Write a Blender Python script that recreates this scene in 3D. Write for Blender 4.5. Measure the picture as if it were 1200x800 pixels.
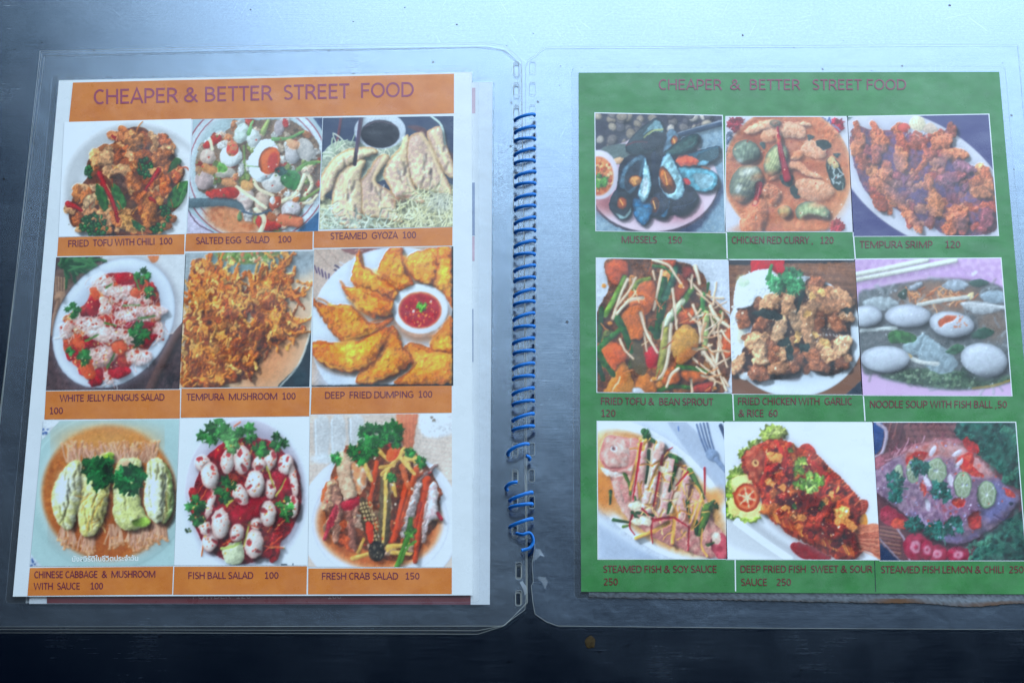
import bpy, bmesh, math, random
import numpy as np

# ------------------------------------------------------------------ camera, world, light
scene = bpy.context.scene
for o in list(bpy.data.objects): bpy.data.objects.remove(o)
COL = scene.collection

FPX = 3000.0                     # focal length in photograph pixels (1200 wide)
PHI = math.radians(26.0)         # tilt away from straight down
DIST = 1.240
cam_d = bpy.data.cameras.new('camera'); cam = bpy.data.objects.new('camera', cam_d); COL.objects.link(cam)
cam_d.sensor_fit = 'HORIZONTAL'; cam_d.sensor_width = 36.0; cam_d.lens = 36.0 * FPX / 1200.0
cam_d.clip_start = 0.02; cam_d.clip_end = 50.0
cam.location = (0, -DIST * math.sin(PHI), DIST * math.cos(PHI)); cam.rotation_euler = (PHI, 0, 0)
scene.camera = cam

world = bpy.data.worlds.new('World'); scene.world = world; world.use_nodes = True
wbg = world.node_tree.nodes['Background']; wbg.inputs[0].default_value = (0.16, 0.40, 1.0, 1); wbg.inputs[1].default_value = 0.022

def area(name, loc, target, sx, sy, power, col):
    d = bpy.data.lights.new(name, 'AREA'); d.shape = 'RECTANGLE'; d.size = sx; d.size_y = sy; d.energy = power; d.color = col
    o = bpy.data.objects.new(name, d); COL.objects.link(o); o.location = loc
    v = np.array(target, float) - np.array(loc, float)
    from mathutils import Vector
    o.rotation_euler = Vector(v).to_track_quat('-Z', 'Y').to_euler(); return o
# the open front of the stall beyond the table, from counter height up to the awning's edge: cool daylight
area('daylight_opening', (1.70, 1.75, 1.68), (1.70, 0.0, 1.68), 4.5, 2.86, 176, (0.60, 0.80, 1.0))
# added fill from the right: brightens the pages without reflecting in the steel
area('side_fill', (2.9, -0.5, 1.35), (0.0, -0.5, 1.1), 3.6, 2.2, 66, (0.66, 0.83, 1.0))

vs = scene.view_settings; vs.view_transform = 'Standard'; vs.look = 'None'; vs.exposure = 0.42; vs.gamma = 1.0; vs.use_curve_mapping = False

# ------------------------------------------------------------------ pixel -> point on a level plane
CP = np.array(cam.location); FW = np.array([0, math.sin(PHI), -math.cos(PHI)]); UP = np.array([0, math.cos(PHI), math.sin(PHI)])
def at(px, py, z=0.0):
    px = np.asarray(px, float); py = np.asarray(py, float)
    dx = (px - 600) / FPX; dy = (400 - py) / FPX
    dirx = dx; diry = FW[1] + UP[1] * dy; dirz = FW[2] + UP[2] * dy
    t = (z - CP[2]) / dirz
    return np.stack([CP[0] + dirx * t, CP[1] + diry * t, np.zeros_like(t) + z], -1)

def lerp(a, b_, t): return a + (b_ - a) * t
# ------------------------------------------------------------------ object helpers
def link(name, me, mat=None, parent=None, label=None):
    o = bpy.data.objects.new(name, me); COL.objects.link(o)
    if mat: me.materials.append(mat)
    if parent is not None: o.parent = parent
    if label: o['label'] = label
    return o
def tag(o, label, cat, group=None):
    o['label'] = label; o['category'] = cat
    if group: o['group'] = group
    return o
def mesh(name, verts, faces, smooth=False):
    me = bpy.data.meshes.new(name); me.from_pydata([tuple(map(float, v)) for v in verts], [], faces); me.update()
    if smooth: me.polygons.foreach_set('use_smooth', [True] * len(me.polygons))
    return me
def quad_px(name, q, z, mat, parent, label=None, n=1, th=0.0):
    """printed patch: four photograph corners laid on the page plane (with a rim of thickness th)"""
    p = [at(x, y, z) for x, y in q]
    v = list(p); f = [(3, 2, 1, 0)]
    if th > 0:
        v += [np.array([a[0], a[1], z - th]) for a in p]
        f += [(i, (i + 1) % 4, 4 + (i + 1) % 4, 4 + i) for i in range(4)]
    return link(name, mesh(name, v, f), mat, parent, label)

def filled(loops):
    """2D curve with holes -> (verts2d, faces)"""
    cu = bpy.data.curves.new('tmp', 'CURVE'); cu.dimensions = '2D'; cu.fill_mode = 'BOTH'
    for lp in loops:
        sp = cu.splines.new('POLY'); sp.points.add(len(lp) - 1); sp.use_cyclic_u = True
        for p, (x, y) in zip(sp.points, lp): p.co = (x, y, 0, 1)
    ob = bpy.data.objects.new('tmp', cu); COL.objects.link(ob)
    dg = bpy.context.evaluated_depsgraph_get()
    me = bpy.data.meshes.new_from_object(ob.evaluated_get(dg))
    v = np.array([tuple(q.co) for q in me.vertices])[:, :2]; f = [tuple(p.vertices) for p in me.polygons]
    bpy.data.objects.remove(ob); bpy.data.curves.remove(cu); bpy.data.meshes.remove(me)
    return v, f

def _arc(cx, cy, rx, ry, a0, a1, n=14):
    return [(cx + rx * math.cos(math.radians(a0 + (a1 - a0) * i / n)), cy + ry * math.sin(math.radians(a0 + (a1 - a0) * i / n))) for i in range(n + 1)]
# humanist sans capitals drawn as pen strokes: advance width (em) and centre-lines in (em, cap-height) units
def glyphs():
    G = {}; l = .09; m_ = .065
    def bowl(x0, x1, yb, yt): r = (yt - yb) / 2; k = x1 - x0; return [(x0, yt)] + [(x0 + k * .45 + k * .55 * math.cos(t), yb + r + r * math.sin(t)) for t in (math.pi / 2 - math.pi * i / 12 for i in range(13))] + [(x0, yb)]
    lo, hi = .07, .93
    G['A'] = (.579, [[(.035, .0), (.29, 1.0), (.545, .0)], [(.12, .32), (.46, .32)]])
    G['B'] = (.544, [[(l, 0), (l, 1)], bowl(l, .42, .53, hi), bowl(l, .46, lo, .53)])
    G['C'] = (.533, [_arc(.31, .5, .235, .44, 52, 308, 22)])
    G['D'] = (.615, [[(l, 0), (l, 1)], bowl(l, .55, lo, hi)])
    G['E'] = (.488, [[(l, 0), (l, 1)], [(l, hi), (.43, hi)], [(l, .52), (.40, .52)], [(l, lo), (.435, lo)]])
    G['F'] = (.459, [[(l, 0), (l, 1)], [(l, hi), (.42, hi)], [(l, .5), (.40, .5)]])
    G['G'] = (.631, [_arc(.335, .5, .26, .44, 48, 330, 24), [(.36, .47), (.555, .47), (.555, .14)]])
    G['H'] = (.623, [[(l, 0), (l, 1)], [(.533, 0), (.533, 1)], [(l, .53), (.533, .53)]])
    G['I'] = (.252, [[(.126, 0), (.126, 1)]])
    G['J'] = (.319, [[(.235, 1), (.235, .25)] + _arc(.12, .25, .115, .18, 0, -110, 8)])
    G['K'] = (.52, [[(l, 0), (l, 1)], [(.46, 1), (.12, .52), (.485, 0)]])
    G['L'] = (.42, [[(l, 1), (l, 0)], [(l, lo), (.405, lo)]])
    G['M'] = (.855, [[(l, 0), (l, .97)], [(l + .02, .95), (.4275, .08), (.745, .95)], [(.765, .97), (.765, 0)]])
    G['N'] = (.646, [[(l, 0), (l, .97)], [(l + .02, .95), (.536, .05)], [(.556, .03), (.556, 1)]])
    G['O'] = (.662, [_arc(.331, .5, .262, .44, 0, 360, 30)])
    G['P'] = (.517, [[(l, 0), (l, 1)], bowl(l, .45, .40, hi)])
    G['R'] = (.543, [[(l, 0), (l, 1)], bowl(l, .435, .47, hi), [(.26, .45), (.36, .36), (.50, 0)]])
    G['S'] = (.459, [_arc(.235, .735, .155, .205, 35, 225, 12) + [(.235, .52)] + _arc(.225, .265, .17, .205, 60, -150, 14)])
    G['T'] = (.487, [[(.2435, 0), (.2435, hi)], [(.02, hi), (.467, hi)]])
    G['U'] = (.642, [[(l, 1), (l, .33)] + _arc(.321, .33, .231, .27, 180, 360, 14) + [(.552, 1)]])
    G['V'] = (.567, [[(.035, 1), (.2835, .02), (.532, 1)]])
    G['W'] = (.89, [[(.04, 1), (.235, .03), (.445, .97), (.655, .03), (.85, 1)]])
    G['Y'] = (.487, [[(.025, 1), (.2435, .45), (.462, 1)], [(.2435, .45), (.2435, 0)]])
    G['Z'] = (.468, [[(.05, hi), (.41, hi), (.05, lo), (.43, lo)]])
    G['0'] = (.507, [_arc(.2535, .49, .178, .42, 0, 360, 26)])
    G['1'] = (.507, [[(.09, .78), (.27, .95), (.27, lo)], [(.09, lo), (.44, lo)]])
    G['2'] = (.507, [_arc(.23, .70, .165, .22, 150, -35, 12) + [(.06, lo)], [(.06, lo), (.44, lo)]])
    G['5'] = (.507, [[(.41, hi), (.115, hi), (.10, .53)] + _arc(.235, .305, .185, .235, 105, -140, 14)])
    G['6'] = (.507, [_arc(.265, .28, .17, .215, 0, 360, 20), [(.40, .93), (.30, .92), (.17, .75), (.095, .45), (.095, .28)]])
    G['&'] = (.682, [[(.62, .0), (.20, .62)], _arc(.29, .765, .115, .165, 215, -50, 12), [(.36, .64), (.15, .43)], _arc(.25, .26, .185, .20, 125, 325, 14) + [(.56, .50)]])
    G[','] = (.25, [[(.13, .09), (.07, -.14)]]); G['.'] = (.252, [[(.126, .0), (.126, .11)]])
    return G
GLY = glyphs()
def lettering(text, x0, x1, y0, y1, cap, z, mat, parent, label=None, pen=.132):
    """flat print: a line of capitals fitted between two photograph points on the page plane"""
    EM = 1 / .644; V, F = [], []; x = 0.0; ink = []
    for ch in text:
        if ch == ' ': x += .226; continue
        adv, strokes = GLY[ch]; ink.append((x, strokes)); x += adv
    lo = min(a + min(p[0] for s_ in st for p in s_) for a, st in ink) * EM - pen / 2; hi = max(a + max(p[0] for s_ in st for p in s_) for a, st in ink) * EM + pen / 2
    sx = (x1 - x0) / (hi - lo); k = 0
    for a, strokes in ink:
        for si, st in enumerate(strokes):
            st = [p for i, p in enumerate(st) if i == 0 or abs(p[0] - st[i - 1][0]) + abs(p[1] - st[i - 1][1]) > 1e-6]
            P = np.array([((a + p[0]) * EM * sx, p[1] * cap) for p in st]); closed = np.allclose(P[0], P[-1]); P = P[:-1] if closed else P; n = len(P); w = pen * cap / 2
            L, R_ = [], []
            for i in range(n):
                d1 = P[i] - P[i - 1] if (i > 0 or closed) else P[1] - P[0]; d2 = P[(i + 1) % n] - P[i] if (i < n - 1 or closed) else P[-1] - P[-2]
                d1 = d1 / np.linalg.norm(d1); d2 = d2 / np.linalg.norm(d2); n1 = np.array([-d1[1], d1[0]]); n2 = np.array([-d2[1], d2[0]]); nn = n1 + n2; ln = np.linalg.norm(nn)
                nn = n1 if ln < .3 else nn / ln; m_ = w / max(.5, nn @ n1); L.append(P[i] + nn * m_); R_.append(P[i] - nn * m_)
            base = len(V)
            for q in L + R_:
                t = (q[0] - lo * sx) / (x1 - x0); V.append(at(x0 + q[0] - lo * sx, lerp(y0, y1, t) - q[1], z + si * 1.2e-5))
            for i in range(n if closed else n - 1): j_ = (i + 1) % n; F.append((base + n + i, base + n + j_, base + j_, base + i))
    return link('lettering', mesh('lettering', V, F), mat, parent, label)
def lettering_script(text, x0, x1, y0, y1, cap, z, mat, parent, label=None):
    """a line of Thai script from Blender's built-in text, fitted the same way"""
    cu = bpy.data.curves.new('tmp', 'FONT'); cu.body = text; cu.resolution_u = 3; cu.fill_mode = 'FRONT'; cu.offset = 0.018
    ob = bpy.data.objects.new('tmp', cu); COL.objects.link(ob)
    me = bpy.data.meshes.new_from_object(ob.evaluated_get(bpy.context.evaluated_depsgraph_get()))
    co = np.zeros(len(me.vertices) * 3); me.vertices.foreach_get('co', co); co = co.reshape(-1, 3); gx0, gx1 = co[:, 0].min(), co[:, 0].max(); t = (co[:, 0] - gx0) / (gx1 - gx0)
    me.vertices.foreach_set('co', at(x0 + (x1 - x0) * t, y0 + (y1 - y0) * t - co[:, 1] * cap / 0.72, z).ravel()); me.update()
    bpy.data.objects.remove(ob); bpy.data.curves.remove(cu); me.name = 'lettering'
    return link('lettering', me, mat, parent, label)

# ------------------------------------------------------------------ materials
def lin(c): 
    c = np.asarray(c, float) / 255.0
    return np.where(c <= 0.04045, c / 12.92, ((c + 0.055) / 1.055) ** 2.4)
def nt_new(name):
    m = bpy.data.materials.new(name); m.use_nodes = True; nt = m.node_tree
    return m, nt, nt.nodes['Principled BSDF']
def N(nt, t, **kw):
    n = nt.nodes.new(t)
    for k, v in kw.items(): setattr(n, k, v)
    return n
def noise(nt, vec, scale, detail=4, rough=0.55):
    n = N(nt, 'ShaderNodeTexNoise'); n.inputs['Scale'].default_value = scale; n.inputs['Detail'].default_value = detail; n.inputs['Roughness'].default_value = rough
    nt.links.new(vec, n.inputs['Vector']); return n
def ramp(nt, fac, stops):
    r = N(nt, 'ShaderNodeValToRGB'); e = r.color_ramp.elements
    while len(e) > 1: e.remove(e[-1])
    e[0].position = stops[0][0]; e[0].color = stops[0][1]
    for p, c in stops[1:]: q = e.new(p); q.color = c
    nt.links.new(fac, r.inputs['Fac']); return r
def g(v): return (v, v, v, 1)

def laminate_coat(nt, b, wave=1.0, rough=0.27):
    """clear film bonded on the print: a coat with gentle waviness and hairline scuffs"""
    pos = N(nt, 'ShaderNodeNewGeometry').outputs['Position']
    n1 = noise(nt, pos, 22, 3, 0.5); n2 = noise(nt, pos, 160, 4, 0.6)
    mx = N(nt, 'ShaderNodeMath', operation='MULTIPLY_ADD'); mx.inputs[1].default_value = 0.06
    nt.links.new(n2.outputs['Fac'], mx.inputs[0]); nt.links.new(n1.outputs['Fac'], mx.inputs[2])
    bp = N(nt, 'ShaderNodeBump'); bp.inputs['Strength'].default_value = 0.32 * wave; bp.inputs['Distance'].default_value = 0.004
    nt.links.new(mx.outputs[0], bp.inputs['Height'])
    b.inputs['Coat Weight'].default_value = 0.95; b.inputs['Coat Roughness'].default_value = rough; b.inputs['Coat IOR'].default_value = 1.5
    nt.links.new(bp.outputs['Normal'], b.inputs['Coat Normal'])
    n3 = noise(nt, pos, 60, 4, 0.7); r = ramp(nt, n3.outputs['Fac'], [(0.3, g(rough * 0.8)), (0.7, g(rough * 1.5))])
    nt.links.new(r.outputs['Color'], b.inputs['Coat Roughness'])
    b.inputs['Roughness'].default_value = 0.65; b.inputs['Specular IOR Level'].default_value = 0.15
    return pos, bp

def print_mat(name, col, mottle=0.10, wave=1.0, alt=None):
    m, nt, b = nt_new(name); pos, bp = laminate_coat(nt, b, wave)
    n = noise(nt, pos, 75, 6, 0.65); n2 = noise(nt, pos, 2600, 2, 0.5)
    c = lin(col); a = lin(alt) if alt else c * (1 - mottle)
    r = ramp(nt, n.outputs['Fac'], [(0.32, (*a, 1)), (0.68, (*np.minimum(c * (1 + mottle), 1), 1))])
    mixn = N(nt, 'ShaderNodeMix', data_type='RGBA', blend_type='MULTIPLY'); mixn.inputs['Factor'].default_value = 1.0
    r2 = ramp(nt, n2.outputs['Fac'], [(0.3, g(0.93)), (0.7, g(1.0))])
    nt.links.new(r.outputs['Color'], mixn.inputs[6]); nt.links.new(r2.outputs['Color'], mixn.inputs[7])
    nt.links.new(mixn.outputs[2], b.inputs['Base Color'])
    return m
M = {}
M['paper'] = print_mat('paper', (238, 238, 236), 0.03)
M['paper_under'] = print_mat('paper_under', (226, 226, 226), 0.03)
M['orange'] = print_mat('orange_print', (230, 132, 50), 0.05, alt=(218, 116, 38))
M['green'] = print_mat('green_print', (62, 134, 66), 0.07, alt=(52, 120, 56))
M['maroon'] = print_mat('maroon_print', (112, 6, 14), 0.06)
M['ink_title'] = print_mat('title_ink', (160, 62, 92), 0.05)
M['ink_orange'] = print_mat('caption_ink_plum', (120, 30, 62), 0.05)
M['ink_green'] = print_mat('caption_ink_red', (116, 28, 34), 0.05)
M['ink_title_green'] = print_mat('title_ink_green', (138, 52, 76), 0.05)
M['ink_grey'] = print_mat('ink_grey', (150, 110, 105), 0.05)
M['ink_white'] = print_mat('ink_white', (250, 248, 240), 0.02)
M['ink_black'] = print_mat('ink_black', (30, 34, 40), 0.02)
M['navy'] = print_mat('navy_print', (128, 138, 166), 0.1)
M['pink'] = print_mat('pink_print', (200, 160, 170), 0.1)

m, nt, b = nt_new('photo_print'); laminate_coat(nt, b)
a = N(nt, 'ShaderNodeAttribute', attribute_name='Col'); nt.links.new(a.outputs['Color'], b.inputs['Base Color']); M['photo'] = m

# clear laminating film
def film_mat(name, haze, tint, ior=1.45):
    m, nt, b = nt_new(name); nt.nodes.remove(b); out = nt.nodes['Material Output']
    pos = N(nt, 'ShaderNodeNewGeometry').outputs['Position']
    tr = N(nt, 'ShaderNodeBsdfTransparent'); tr.inputs[0].default_value = (0.99, 0.99, 0.988, 1)
    di = N(nt, 'ShaderNodeBsdfDiffuse'); di.inputs[0].default_value = (*tint, 1)
    gl = N(nt, 'ShaderNodeBsdfGlossy'); gl.inputs['Roughness'].default_value = 0.33; gl.inputs['Color'].default_value = (0.60, 0.72, 0.88, 1)
    n1 = noise(nt, pos, 26, 4, 0.6); n2 = noise(nt, pos, 420, 5, 0.7)
    hz = ramp(nt, n1.outputs['Fac'], [(0.25, g(haze * 0.6)), (0.75, g(haze * 1.35))])
    m1 = N(nt, 'ShaderNodeMixShader'); nt.links.new(hz.outputs['Color'], m1.inputs[0]); nt.links.new(tr.outputs[0], m1.inputs[1]); nt.links.new(di.outputs[0], m1.inputs[2])
    bp = N(nt, 'ShaderNodeBump'); bp.inputs['Strength'].default_value = 0.4; bp.inputs['Distance'].default_value = 0.003
    ma = N(nt, 'ShaderNodeMath', operation='MULTIPLY_ADD'); ma.inputs[1].default_value = 0.004
    nt.links.new(n2.outputs['Fac'], ma.inputs[0]); nt.links.new(n1.outputs['Fac'], ma.inputs[2]); nt.links.new(ma.outputs[0], bp.inputs['Height'])
    nt.links.new(bp.outputs['Normal'], gl.inputs['Normal'])
    fr = N(nt, 'ShaderNodeFresnel'); bk = N(nt, 'ShaderNodeNewGeometry'); io = N(nt, 'ShaderNodeMapRange'); io.inputs['To Min'].default_value = ior; io.inputs['To Max'].default_value = 1 / ior
    nt.links.new(bk.outputs['Backfacing'], io.inputs['Value']); nt.links.new(io.outputs[0], fr.inputs['IOR'])
    m2 = N(nt, 'ShaderNodeMixShader'); nt.links.new(fr.outputs[0], m2.inputs[0]); nt.links.new(m1.outputs[0], m2.inputs[1]); nt.links.new(gl.outputs[0], m2.inputs[2])
    nt.links.new(m2.outputs[0], out.inputs['Surface'])
    return m
M['film'] = film_mat('laminating_film', 0.024, (0.66, 0.75, 0.86), 1.72)
M['film_under'] = film_mat('laminating_film_under', 0.015, (0.80, 0.82, 0.80), 1.2)
M['film_lip'] = film_mat('film_pocket_lip', 0.05, (0.82, 0.85, 0.86))
M['film_edge'] = film_mat('film_cut_edge', 0.55, (0.62, 0.60, 0.52))
M['film_torn'] = film_mat('torn_film', 0.25, (0.85, 0.88, 0.9))

# blue plastic-coated wire
m, nt, b = nt_new('blue_wire'); b.inputs['Base Color'].default_value = (0.012, 0.115, 0.50, 1); b.inputs['Roughness'].default_value = 0.42; b.inputs['Specular IOR Level'].default_value = 0.25
pos = N(nt, 'ShaderNodeNewGeometry').outputs['Position']; n = noise(nt, pos, 900, 3)
r = ramp(nt, n.outputs['Fac'], [(0.3, (0.006, 0.13, 0.46, 1)), (0.7, (0.010, 0.19, 0.60, 1))]); nt.links.new(r.outputs['Color'], b.inputs['Base Color']); M['wire'] = m

# brushed, worn stainless steel
m, nt, b = nt_new('worn_steel')
pos = N(nt, 'ShaderNodeNewGeometry').outputs['Position']
mp = N(nt, 'ShaderNodeMapping'); mp.inputs['Scale'].default_value = (14, 420, 1); nt.links.new(pos, mp.inputs['Vector'])
br = noise(nt, mp.outputs['Vector'], 3, 5, 0.7)
mott = noise(nt, pos, 16, 6, 0.65); fine = noise(nt, pos, 700, 4, 0.7)
rr = ramp(nt, mott.outputs['Fac'], [(0.25, g(0.20)), (0.75, g(0.25))])
ra = N(nt, 'ShaderNodeMath', operation='MULTIPLY_ADD'); ra.inputs[1].default_value = 0.06; nt.links.new(br.outputs['Fac'], ra.inputs[0]); nt.links.new(rr.outputs['Color'], ra.inputs[2])
nt.nodes.remove(b); b = N(nt, 'ShaderNodeBsdfGlossy', distribution='BECKMANN'); nt.links.new(b.outputs[0], nt.nodes['Material Output'].inputs['Surface']); nt.links.new(ra.outputs[0], b.inputs['Roughness'])
# short hairline scuffs: noise stretched along several directions, kept only at its crests
scr = None
for k, ang in enumerate((0.35, -0.55, 1.1, 2.0, -0.25, 0.75)):
    mpk = N(nt, 'ShaderNodeMapping'); mpr = N(nt, 'ShaderNodeMapping'); mpr.inputs['Rotation'].default_value = (0, 0, ang); nt.links.new(pos, mpr.inputs['Vector']); mpk.inputs['Scale'].default_value = (40, 1900, 1); mpk.inputs['Location'].default_value = (k * 3.7, k * 1.9, k * 5.0); nt.links.new(mpr.outputs['Vector'], mpk.inputs['Vector'])
    sn = noise(nt, mpk.outputs['Vector'], 1.0, 1.0, 0.4); th = ramp(nt, sn.outputs['Fac'], [(0.735, g(0)), (0.82, g(1))])
    if scr is None: scr = th
    else:
        ad = N(nt, 'ShaderNodeMath', operation='MAXIMUM'); nt.links.new(scr.outputs[0], ad.inputs[0]); nt.links.new(th.outputs[0], ad.inputs[1]); scr = ad
# dark pits
vo = N(nt, 'ShaderNodeTexVoronoi', voronoi_dimensions='2D'); vo.inputs['Scale'].default_value = 75; nt.links.new(pos, vo.inputs['Vector'])
dn = noise(nt, pos, 900, 2); da = N(nt, 'ShaderNodeMath', operation='MULTIPLY_ADD'); da.inputs[1].default_value = 0.10; nt.links.new(dn.outputs['Fac'], da.inputs[0]); nt.links.new(vo.outputs['Distance'], da.inputs[2])
sp = N(nt, 'ShaderNodeSeparateColor'); nt.links.new(vo.outputs['Color'], sp.inputs[0])
sz = N(nt, 'ShaderNodeMath', operation='MULTIPLY_ADD'); sz.inputs[1].default_value = 0.18; sz.inputs[2].default_value = -0.075; nt.links.new(sp.outputs[0], sz.inputs[0])
pit = N(nt, 'ShaderNodeMath', operation='LESS_THAN'); nt.links.new(da.outputs[0], pit.inputs[0]); nt.links.new(sz.outputs[0], pit.inputs[1])
base = ramp(nt, mott.outputs['Fac'], [(0.25, (0.180, 0.222, 0.275, 1)), (0.75, (0.222, 0.264, 0.318, 1))])
fm = N(nt, 'ShaderNodeMix', data_type='RGBA', blend_type='MULTIPLY'); fm.inputs['Factor'].default_value = 0.5
fr_ = ramp(nt, fine.outputs['Fac'], [(0.3, g(0.75)), (0.7, g(1))]); nt.links.new(base.outputs['Color'], fm.inputs[6]); nt.links.new(fr_.outputs['Color'], fm.inputs[7])
mx1 = N(nt, 'ShaderNodeMix', data_type='RGBA'); mx1.inputs[7].default_value = (0.42, 0.47, 0.53, 1); scf = N(nt, 'ShaderNodeMath', operation='MULTIPLY'); scf.inputs[1].default_value = 0.22; nt.links.new(scr.outputs[0], scf.inputs[0]); nt.links.new(scf.outputs[0], mx1.inputs['Factor']); nt.links.new(fm.outputs[2], mx1.inputs[6])
mx2 = N(nt, 'ShaderNodeMix', data_type='RGBA'); mx2.inputs[7].default_value = (0.05, 0.05, 0.055, 1); nt.links.new(pit.outputs[0], mx2.inputs['Factor']); nt.links.new(mx1.outputs[2], mx2.inputs[6])
nt.links.new(mx2.outputs[2], b.inputs['Color'])
hs = N(nt, 'ShaderNodeMath', operation='MULTIPLY_ADD'); hs.inputs[1].default_value = 0.06; nt.links.new(scr.outputs[0], hs.inputs[0]); nt.links.new(br.outputs['Fac'], hs.inputs[2])
bp = N(nt, 'ShaderNodeBump'); bp.inputs['Strength'].default_value = 0.035; bp.inputs['Distance'].default_value = 0.0006; nt.links.new(hs.outputs[0], bp.inputs['Height']); nt.links.new(bp.outputs['Normal'], b.inputs['Normal'])
M['steel'] = m

# ------------------------------------------------------------------ the table top
bm = bmesh.new(); bmesh.ops.create_cube(bm, size=1.0)
for v in bm.verts: v.co = (v.co.x * 1.5, v.co.y * 1.0, v.co.z * 0.03 - 0.015)
bmesh.ops.bevel(bm, geom=list(bm.edges), offset=0.004, segments=3, affect='EDGES')
me = bpy.data.meshes.new('table_top'); bm.to_mesh(me); bm.free()
tt = link('table_top', me, M['steel']); tt['kind'] = 'structure'

# ------------------------------------------------------------------ a small painter for the printed food photographs
_r = np.random.RandomState(7)
def _tile(n, p):
    f = np.fft.fftfreq(n)[:, None] ** 2 + np.fft.fftfreq(n)[None, :] ** 2; f[0, 0] = 1
    s = np.fft.fft2(_r.randn(n, n)) * (f ** (-p / 2)); s[0, 0] = 0
    t = np.fft.ifft2(s).real; return (t / t.std()).astype(np.float32)
def _band(n, wl, bw=.45):
    f = np.sqrt(np.fft.fftfreq(n)[:, None] ** 2 + np.fft.fftfreq(n)[None, :] ** 2); f0 = 1 / wl
    t = np.fft.ifft2(np.fft.fft2(_r.randn(n, n)) * np.exp(-((f - f0) / (bw * f0)) ** 2)).real; return (t / t.std()).astype(np.float32)
T1 = _tile(512, 1.15); T2 = _tile(512, 1.9); T8 = _band(512, 7.5); T16 = _band(512, 17.0)
def blur(a, r):
    r = int(max(1, r))
    for ax in (0, 1):
        for _ in range(2):
            p = np.concatenate([np.repeat(np.take(a, [0], ax), r + 1, ax), a, np.repeat(np.take(a, [-1], ax), r, ax)], ax)
            c = np.cumsum(p, ax, dtype=np.float64); n = a.shape[ax]
            a = (np.take(c, range(2 * r + 1, 2 * r + 1 + n), ax) - np.take(c, range(0, n), ax)) / (2 * r + 1)
    return a
def smooth_curve(pts, n=6, closed=False):
    p = np.asarray(pts, float)
    if closed: q = np.concatenate([p[-1:], p, p[:2]])
    else: q = np.concatenate([2 * p[:1] - p[1:2], p, 2 * p[-1:] - p[-2:-1]])
    out = []
    for i in range(1, len(q) - 2):
        t = np.linspace(0, 1, n, endpoint=False)[:, None]; a, b_, c, d = q[i - 1], q[i], q[i + 1], q[i + 2]
        out.append(0.5 * (2 * b_ + (c - a) * t + (2 * a - 5 * b_ + 4 * c - d) * t ** 2 + (3 * b_ - a - 3 * c + d) * t ** 3))
    if not closed: out.append(p[-1:])
    return np.concatenate(out)

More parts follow.
